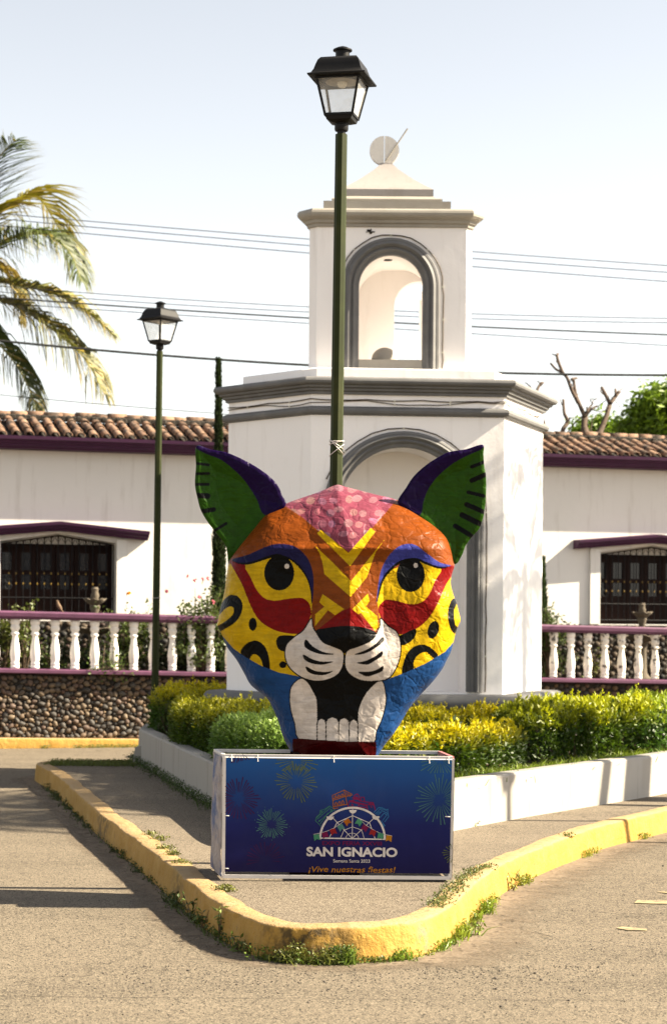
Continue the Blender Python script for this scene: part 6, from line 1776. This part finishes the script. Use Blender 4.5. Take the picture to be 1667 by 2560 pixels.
# cypress
cy = empty('cypress', grd(550, 26.3), 'slim dark columnar cypress rising above the tiled roof', 'tree')
cb = np.array(grd(550, 26.3)); H_ = 5.02 - .82
MB().tube([cb, cb + (0, 0, H_ * .8)], [.035, .01], 6).build('trunk', M['bark'], cy)
n = 7000; t = r.uniform(0, 1, n); prof_r = np.interp(t, [0, .08, .45, .62, .78, .9, 1], [.045, .085, .07, .048, .028, .02, .005])
a = r.uniform(0, 6.28, n); rr_ = prof_r * np.sqrt(r.uniform(.1, 1, n)) * (1 + .3 * np.array([noise.noise(Vector((math.cos(q) * 1.5, math.sin(q) * 1.5, z * 9))) for q, z in zip(a, t)]))
xoff = -.045 * t
pos = np.stack([cb[0] + xoff + rr_ * np.cos(a), cb[1] + rr_ * np.sin(a), cb[2] + H_ * t], 1)
V, F, Cc = leaf_arrays(pos, np.stack([np.cos(a) * .4, np.sin(a) * .4, np.ones(n)], 1) + r.normal(0, .2, (n, 3)), .075, .028, col_var((0.02, 0.032, 0.009), n, .3, r), r)
f_ = link('crown', mesh_np('crown', V, F, M['leaf'], Cc), cy)
cy2b = np.array(grd(1352, 27.6, .76))
cy2 = empty('cypress', tuple(cy2b), 'dark cypress sliver peeking past the right flank of the tower', 'tree')
MB().tube([cy2b, cy2b + (0, 0, 1.4)], [.03, .008], 6).build('trunk', M['bark'], cy2)
n2 = 2500; t = r.uniform(0, 1, n2); a = r.uniform(0, 6.28, n2); rr_ = np.interp(t, [0, .3, 1], [.10, .11, .02]) * np.sqrt(r.uniform(.1, 1, n2))
V, F, Cc = leaf_arrays(np.stack([cy2b[0] + rr_ * np.cos(a), cy2b[1] + rr_ * np.sin(a), cy2b[2] + 1.72 * t], 1), np.stack([np.cos(a) * .4, np.sin(a) * .4, np.ones(n2)], 1) + r.normal(0, .2, (n2, 3)), .075, .028, col_var((0.035, 0.055, 0.018), n2, .3, r), r)
link('crown', mesh_np('crown', V, F, M['leaf'], Cc), cy2)

# fountains
def fountain(label, x, d, ztop):
    b = Vector(grd(x, d, .78)); root = empty('fountain', b, label, 'fountain', 'small carved fountains')
    h = ztop - .78
    smooth_by_angle(MB().lathe([(.16, 0), (.16, .05), (.11, .08), (.075, .14), (.065, h * .42), (.09, h * .5), (.06, h * .55), (.045, h * .72), (.07, h * .80), (.05, h * .83)], b, 14).build('pedestal', M['stone_grey'], root), 40)
    def bowl(z, R, hh, name):
        V = []; F = []; n = 32
        prof = [(.05, 0), (R * .6, hh * .3), (R * .95, hh * .8), (R, hh), (R * .9, hh * .95), (R * .5, hh * .55), (.02, hh * .4)]
        for ri, (rr0, zz) in enumerate(prof):
            for k in range(n):
                a = 2 * math.pi * k / n; sc = 1 + (.07 * math.cos(8 * a) if rr0 > R * .5 else 0)
                V.append(b + Vector((rr0 * sc * math.cos(a), rr0 * sc * math.sin(a), z + zz + (.012 * math.cos(8 * a) if rr0 > R * .8 else 0))))
        for i in range(len(prof) - 1):
            for k in range(n): F.append((i * n + k, i * n + (k + 1) % n, (i + 1) * n + (k + 1) % n, (i + 1) * n + k))
        link(name, mesh(name, V, F, M['stone_grey'], None, True), root)
    bowl(h * .50, .26, .10, 'lower_bowl'); bowl(h * .81, .145, .085, 'upper_bowl')
    smooth_by_angle(MB().lathe([(.03, h * .84), (.05, h * .885), (.055, h * .92), (.04, h * .95), (.05, h * .98), (.035, h)], b, 10).build('finial', M['stone_grey'], root), 40)
fountain('carved stone bowl fountain before the window with perched bird', 238, 26.0, 2.03)
fountain('carved stone bowl fountain in front of the window past the tower', 1604, 28.3, 1.90)
# bird on the rail
bp_ = BW(.74, -.06, 1.715)
bird = empty('bird', bp_, 'small brown bird perched on the mauve top rail', 'bird')
V = []; n = 10
secs = [((-.085, 0, .018), .004), ((-.05, 0, .032), .010), ((-.02, 0, .05), .024), ((.01, 0, .068), .028), ((.032, 0, .088), .021), ((.042, 0, .104), .017), ((.052, 0, .112), .015), ((.064, 0, .113), .006), ((.074, 0, .111), .002)]
cb_, sb_ = math.cos(.45), math.sin(.45)
mbd = MB().tube([bp_ + Vector((-(p[0] * cb_ - (p[2] - .05) * sb_), p[1], .055 + p[0] * sb_ + (p[2] - .05) * cb_)) for p, _ in secs], [q for _, q in secs], 10)
mbd.build('body', simple('bird_feather', (0.13, 0.08, 0.045), .8, .3, 60, 0), bird, True)
for sg in (-.01, .01): MB().tube([bp_ + Vector((0, sg, .05)), bp_ + Vector((-.006, sg, 0))], .0022, 4).build('leg', M['iron'], bird)

# ================================================================== palms, trees behind the house
def frond(root, pts_, L_leaf, seed, col, droop=.75, spread=.55, n=70, dry=0.0, wide=.017):
    """arching rib with two rows of hanging leaflets"""
    r_ = np.random.default_rng(seed)
    rib = catmull(pts_, 8); R = np.array([list(p) for p in rib]); m = len(R)
    o = MB().tube(rib[::2], [.028 - .022 * i / max(1, len(rib[::2]) - 1) for i in range(len(rib[::2]))], 5)
    fr = o.build('frond', M['palm_rib'], root)
    cum = np.concatenate([[0], np.cumsum(np.linalg.norm(np.diff(R, axis=0), axis=1))]); a = np.linspace(.10, .995, n) * cum[-1]
    p = np.stack([np.interp(a, cum, R[:, k]) for k in range(3)], 1); p2 = np.stack([np.interp(a + .03, cum, R[:, k]) for k in range(3)], 1)
    tg = unit(p2 - p + 1e-9); sidev = unit(np.cross(tg, np.tile((0, 0, 1.0), (n, 1)) + r_.normal(0, .02, (n, 3))))
    Vs, Fs, Cs = [], [], []; offv = 0
    tt = np.linspace(0, 1, n)
    ll = L_leaf * (.45 + .9 * np.sin(np.pi * np.clip(tt * .95 + .08, 0, 1)) ** .6) * (1 - .35 * tt ** 3)
    for sg in (-1, 1):
        le = ll * r_.uniform(.8, 1.12, n)
        d0 = unit(sidev * sg * spread + tg * .55 + np.array((0, 0, .12)) + r_.normal(0, .07, (n, 3)))
        d1 = unit(d0 * (1 - droop) + tg * .15 + np.array((0, 0, -1.0)) * droop + r_.normal(0, .06, (n, 3)))
        w = np.cross(d0, tg + r_.normal(0, .2, (n, 3))); w = unit(w) * .5 + unit(np.cross(d0, np.tile((0, 0, 1.), (n, 1)))) * .5; w = unit(w) * wide
        A = p; B = p + d0 * le[:, None] * .35; Cq = B + unit(d0 * .5 + d1) * le[:, None] * .33; D = Cq + d1 * le[:, None] * .35
        V = np.stack([A - w * .6, A + w * .6, B - w, B + w, Cq - w * .8, Cq + w * .8, D], 1).reshape(-1, 3)
        b = np.arange(n) * 7 + offv
        F = np.concatenate([np.stack([b, b + 1, b + 3], 1), np.stack([b, b + 3, b + 2], 1), np.stack([b + 2, b + 3, b + 5], 1), np.stack([b + 2, b + 5, b + 4], 1), np.stack([b + 4, b + 5, b + 6], 1)])
        cc = np.tile(np.asarray(col, float), (n, 1)) * r_.uniform(.75, 1.25, (n, 1))
        dryc = np.array((.33, .25, .05)); dm = (r_.uniform(0, 1, n) < dry)[:, None]
        cc = np.where(dm, dryc * r_.uniform(.6, 1.2, (n, 1)), cc)
        c7 = np.repeat(cc[:, None, :], 7, 1); c7[:, 6] = c7[:, 6] * .5 + np.array((.30, .22, .05)) * .5
        Vs.append(V); Fs.append(F); Cs.append(c7.reshape(-1, 3)); offv += len(V)
    link('leaflets', mesh_np('leaflets', np.concatenate(Vs), np.concatenate(Fs), M['palm_leaf'], np.concatenate(Cs)), fr)
M['palm_rib'] = simple('palm_rib', (0.24, 0.22, 0.06), .5, .15, 10, 0)
PD = 34.0
def pz_(x, y, dd=0.0): return P(x, y, PD + dd)
pc = pz_(-95, 735)
palm = empty('palm_tree', (pc.x - .3, PD, 0), 'coconut palm with drooping yellow green fronds behind the house', 'tree')
MB().tube([(pc.x - .5, PD, 0), (pc.x - .35, PD, 2.5), (pc.x - .1, PD, 5), (pc.x, PD, pc.z)], [.20, .16, .14, .13], 10).build('trunk', M['bark'], palm)
GR_, YL_ = (0.05, 0.068, 0.006), (0.20, 0.175, 0.012)
frond(palm, [pc, pz_(-40, 640), pz_(40, 590, -.4), pz_(115, 585, -.8), pz_(175, 630, -1.0), pz_(205, 705, -1.1)], 0.98, 1, GR_, .72, .6, 122, .08)
frond(palm, [pc, pz_(-30, 561, .3), pz_(30, 518, .5), pz_(95, 493, .8), pz_(160, 590, 1.1), pz_(200, 625, 1.3)], 0.92, 2, YL_, .5, .6, 107, .1)
frond(palm, [pc, pz_(-30, 705), pz_(60, 715, -.3), pz_(150, 740, -.5), pz_(225, 785, -.6), pz_(283, 835, -.7)], 0.86, 3, (0.11, .11, .015), .72, .45, 122, .25)
frond(palm, [pc, pz_(-20, 745, -.3), pz_(60, 775, -.5), pz_(140, 830, -.8), pz_(215, 900, -1), pz_(262, 985, -1.1)], 1.09, 4, (0.10, .10, .015), .80, .45, 130, .3)
frond(palm, [pc, pz_(-55, 800, -.4), pz_(-10, 850, -.7), pz_(40, 910, -.9), pz_(75, 975, -1), pz_(98, 1035, -1.1)], 0.86, 5, GR_, .78, .5, 107, .15)
frond(palm, [pc, pz_(-50, 658, .3), pz_(0, 671, .5), pz_(35, 709, .6), pz_(52, 756, .7), pz_(58, 803, .7)], 0.57, 6, (.26, .19, .03), .85, .35, 86, .7)
frond(palm, [pc, pz_(-80, 640), pz_(-60, 540), pz_(-30, 450, -.2), pz_(5, 385, -.4), pz_(40, 350, -.6)], 0.98, 7, GR_, .35, .7, 107, .05)
frond(palm, [pc, pz_(-150, 680), pz_(-230, 680), pz_(-320, 740), pz_(-370, 820)], 0.92, 8, GR_, .7, .5, 86, .1)
frond(palm, [pc, pz_(-130, 620), pz_(-190, 520), pz_(-270, 470), pz_(-350, 490)], 0.92, 9, GR_, .5, .6, 86, .1)
frond(palm, [pc, pz_(-140, 770, -.3), pz_(-210, 850, -.5), pz_(-260, 960, -.7)], 0.92, 10, YL_, .8, .5, 86, .2)

# palms beyond the frame on the verge: their shadows fall across the island
def verge_palm(label, x, y, zc, rad, seed, tr, lean=0.0, nf=11):
    r_ = random.Random(seed)
    rt = empty('palm_tree', (x, y, .14), label, 'tree', 'palms on the verge')
    MB().tube([(x, y, .1), (x + .02, y + lean * .12, 1.5), (x + .1, y + lean * .5, zc * .6), (x + .05, y + lean, zc)], [tr * 1.2, tr, tr, tr * .8], 10).build('trunk', M['bark'], rt)
    c = Vector((x + .05, y + lean, zc))
    for k in range(nf):
        a = 2 * math.pi * k / nf + r_.uniform(-.2, .2); e = r_.uniform(-.2, .6)
        d = Vector((math.cos(a), math.sin(a), 0))
        frond(rt, [c, c + d * rad * .35 + Vector((0, 0, .3 + e * .6)), c + d * rad * .72 + Vector((0, 0, .25 + e * .5)), c + d * rad + Vector((0, 0, -.45 + e * .3))], .7, seed * 20 + k, GR_, .6, .6, 46, .05)
verge_palm('stout palm on the verge across the street from the planter', 8.1, 15.95, 7.5, 2.3, 3, .24, 1.1)
verge_palm('slender palm on the verge across from the box', 7.6, 15.2, 7.2, 1.5, 5, .075, 1.5, 8)
verge_palm('palm on the verge level with the tower', 8.3, 19.9, 6.9, 1.9, 4, .10)

# pruned bare tree behind the right roof (crop coordinates -> photo pixels)
def z9(x, y): return (1260 + x / 3.81, 860 + y / 3.81)
TD = 34.0
bt = empty('bare_tree', P(*z9(820, 1500), TD).xy.to_3d(), 'leafless pruned tree with stubby limbs above the right roof', 'tree')
def limb(pl_, r0, r1, d=0.0, name='limb'):
    pts_ = [P(*z9(x, y), TD + d + .15 * i) for i, (x, y) in enumerate(pl_)]
    n_ = len(pts_)
    return MB().tube(catmull(pts_, 4), [.6 * (r0 + (r1 - r0) * i / ((n_ - 1) * 4)) + .002 for i in range((n_ - 1) * 4 + 1)], 7).build(name, M['bark'], bt, True)
limb([(830, 2350), (800, 1500), (780, 900), (760, 800), (765, 690)], .14, .09, name='trunk')
limb([(765, 690), (720, 590), (680, 480), (660, 350)], .065, .04); limb([(700, 560), (640, 440), (600, 330), (545, 270), (490, 240), (440, 185)], .055, .03)
limb([(660, 350), (640, 335), (690, 325)], .045, .03); limb([(560, 285), (525, 200), (500, 115), (510, 95)], .05, .035); limb([(500, 110), (450, 95)], .025, .01)
limb([(770, 680), (830, 620), (880, 590)], .05, .02); limb([(780, 650), (840, 565)], .04, .02); limb([(785, 640), (785, 600)], .03, .02)
limb([(820, 1250), (880, 920), (930, 790), (980, 660), (1005, 560)], .10, .06); limb([(1005, 565), (1055, 500), (1085, 460)], .06, .05); limb([(1000, 560), (960, 480), (925, 415)], .055, .045); limb([(1060, 495), (1055, 430)], .04, .03); limb([(1080, 465), (1110, 455)], .03, .015)
limb([(800, 1200), (560, 880), (600, 740), (570, 660), (560, 530)], .08, .035); limb([(600, 745), (625, 705)], .03, .02); limb([(545, 870), (500, 850), (460, 850)], .05, .04)
limb([(880, 600), (970, 530), (1000, 490)], .012, .006); limb([(740, 690), (660, 760), (600, 840), (550, 860)], .02, .01); limb([(840, 630), (940, 645), (980, 590)], .012, .006); limb([(1010, 500), (1080, 570), (1125, 645)], .008, .004); limb([(815, 880), (835, 740), (870, 690)], .012, .006)
limb([(700, 1300), (420, 950), (400, 850), (365, 720)], .07, .04); limb([(330, 640), (310, 460), (345, 380), (370, 370)], .05, .03); limb([(330, 640), (260, 430), (195, 365)], .03, .012); limb([(345, 385), (318, 350)], .02, .008); limb([(400, 900), (330, 640)], .06, .05)

for k in range(14):
    x0, y0 = random.choice(((690, 520), (640, 430), (590, 330), (980, 640), (1010, 560), (600, 740), (840, 570), (940, 480), (560, 600), (520, 190), (1080, 460), (345, 400)))
    limb([(x0, y0), (x0 + random.uniform(-35, 35), y0 - random.uniform(15, 45)), (x0 + random.uniform(-70, 70), y0 - random.uniform(40, 95))], .016, .005, name='twig')
def leafy_tree(name, label, blobs, n, col, seed, base, d, leaf=.16):
    r_ = np.random.default_rng(seed)
    root = empty(name, base, label, 'tree')
    tk = MB(); cb_ = Vector(base)
    arr = []
    for (x, y, rx, ry) in blobs:
        c_ = P(x, y, d); k = d / FPX
        tk.tube([cb_, cb_.lerp(c_, .55) + Vector((0, 0, .2)), c_], [.16, .09, .03], 6)
        m = int(n * rx * ry / sum(b[2] * b[3] for b in blobs))
        nc = max(6, m // 45)
        u = unit(r_.normal(0, 1, (nc, 3))) * (r_.uniform(.25, 1, (nc, 1)) ** .45)
        cen_ = np.array(c_) + u * np.array([rx * k, rx * k * .9, ry * k])
        idx = r_.integers(0, nc, m)
        pos = cen_[idx] + r_.normal(0, .11, (m, 3))
        ln = leaf * r_.uniform(.6, 1.15, m)
        clump = r_.uniform(.65, 1.3, (nc, 1))[idx]
        dd_ = np.stack([r_.normal(0, .7, m), r_.normal(0, .7, m), r_.normal(-.45, .5, m)], 1)
        arr.append(leaf_arrays(pos, dd_, ln, ln * .32, col_var(col, m, .2, r_) * clump, r_))
    tk.build('trunk', M['bark'], root)
    V, F, Cc = cat_arrays(arr); link('crown', mesh_np('crown', V, F, M['leaf'], Cc), root)
b_ = P(1640, 1500, 36); b_.z = 0
leafy_tree('mango_tree', 'dense green mango tree rising behind the right roof', [(1650, 1030, 70, 45), (1610, 1060, 45, 40), (1585, 1085, 35, 28), (1665, 990, 35, 30), (1612, 1003, 24, 13), (1650, 1085, 60, 32), (1730, 1020, 60, 60)], 7500, (0.15, 0.23, 0.014), 61, b_, 36, .18)
b_ = P(1490, 1500, 37); b_.z = 0
leafy_tree('leafy_bush', 'low light green treetop between the bare limbs and mango tree', [(1460, 1088, 26, 20), (1510, 1078, 26, 26), (1545, 1085, 24, 24), (1502, 1055, 11, 14), (1452, 1076, 16, 16), (1575, 1078, 20, 22), (1590, 1050, 14, 14)], 3200, (0.17, 0.27, 0.02), 62, b_, 37, .14)

# ================================================================== overhead wires
WIRES = [((534, 581, 664), .007, 'highest thin overhead wire of the upper trio'), ((547, 596.5, 681), .007, 'middle thin overhead wire of the upper trio'), ((564, 614.6, 704), .007, 'lowest thin overhead wire of the upper trio'),
         ((715, 755.5, 796), .0065, 'highest thin overhead wire of the lower group'), ((730, 769, 807), .0065, 'second thin overhead wire of the lower group'), ((744, 782.6, 837), .013, 'darker overhead wire within the lower group'), ((758, 795, 864), .0065, 'lowest thin overhead wire of the lower group'),
         ((852, 900, 938), .020, 'thick black overhead cable passing under the far lantern'), ((987, 1035, 1090), .0065, 'single pale wire just above the roof tiles')]
for (y0, y1, y2), rad, lb in WIRES:
    A_ = np.array([[0, 0, 1], [560 ** 2, 560, 1], [1667 ** 2, 1667, 1]], float); co = np.linalg.solve(A_, np.array([y0, y1, y2], float))
    pts_ = [P(x, co @ np.array([x * x, x, 1.0]), 31.5) for x in range(-700, 2500, 100)]
    tag(MB().tube(pts_, rad, 5).build('overhead_wire', M['black_cable']), lb, 'wire', 'overhead wires')
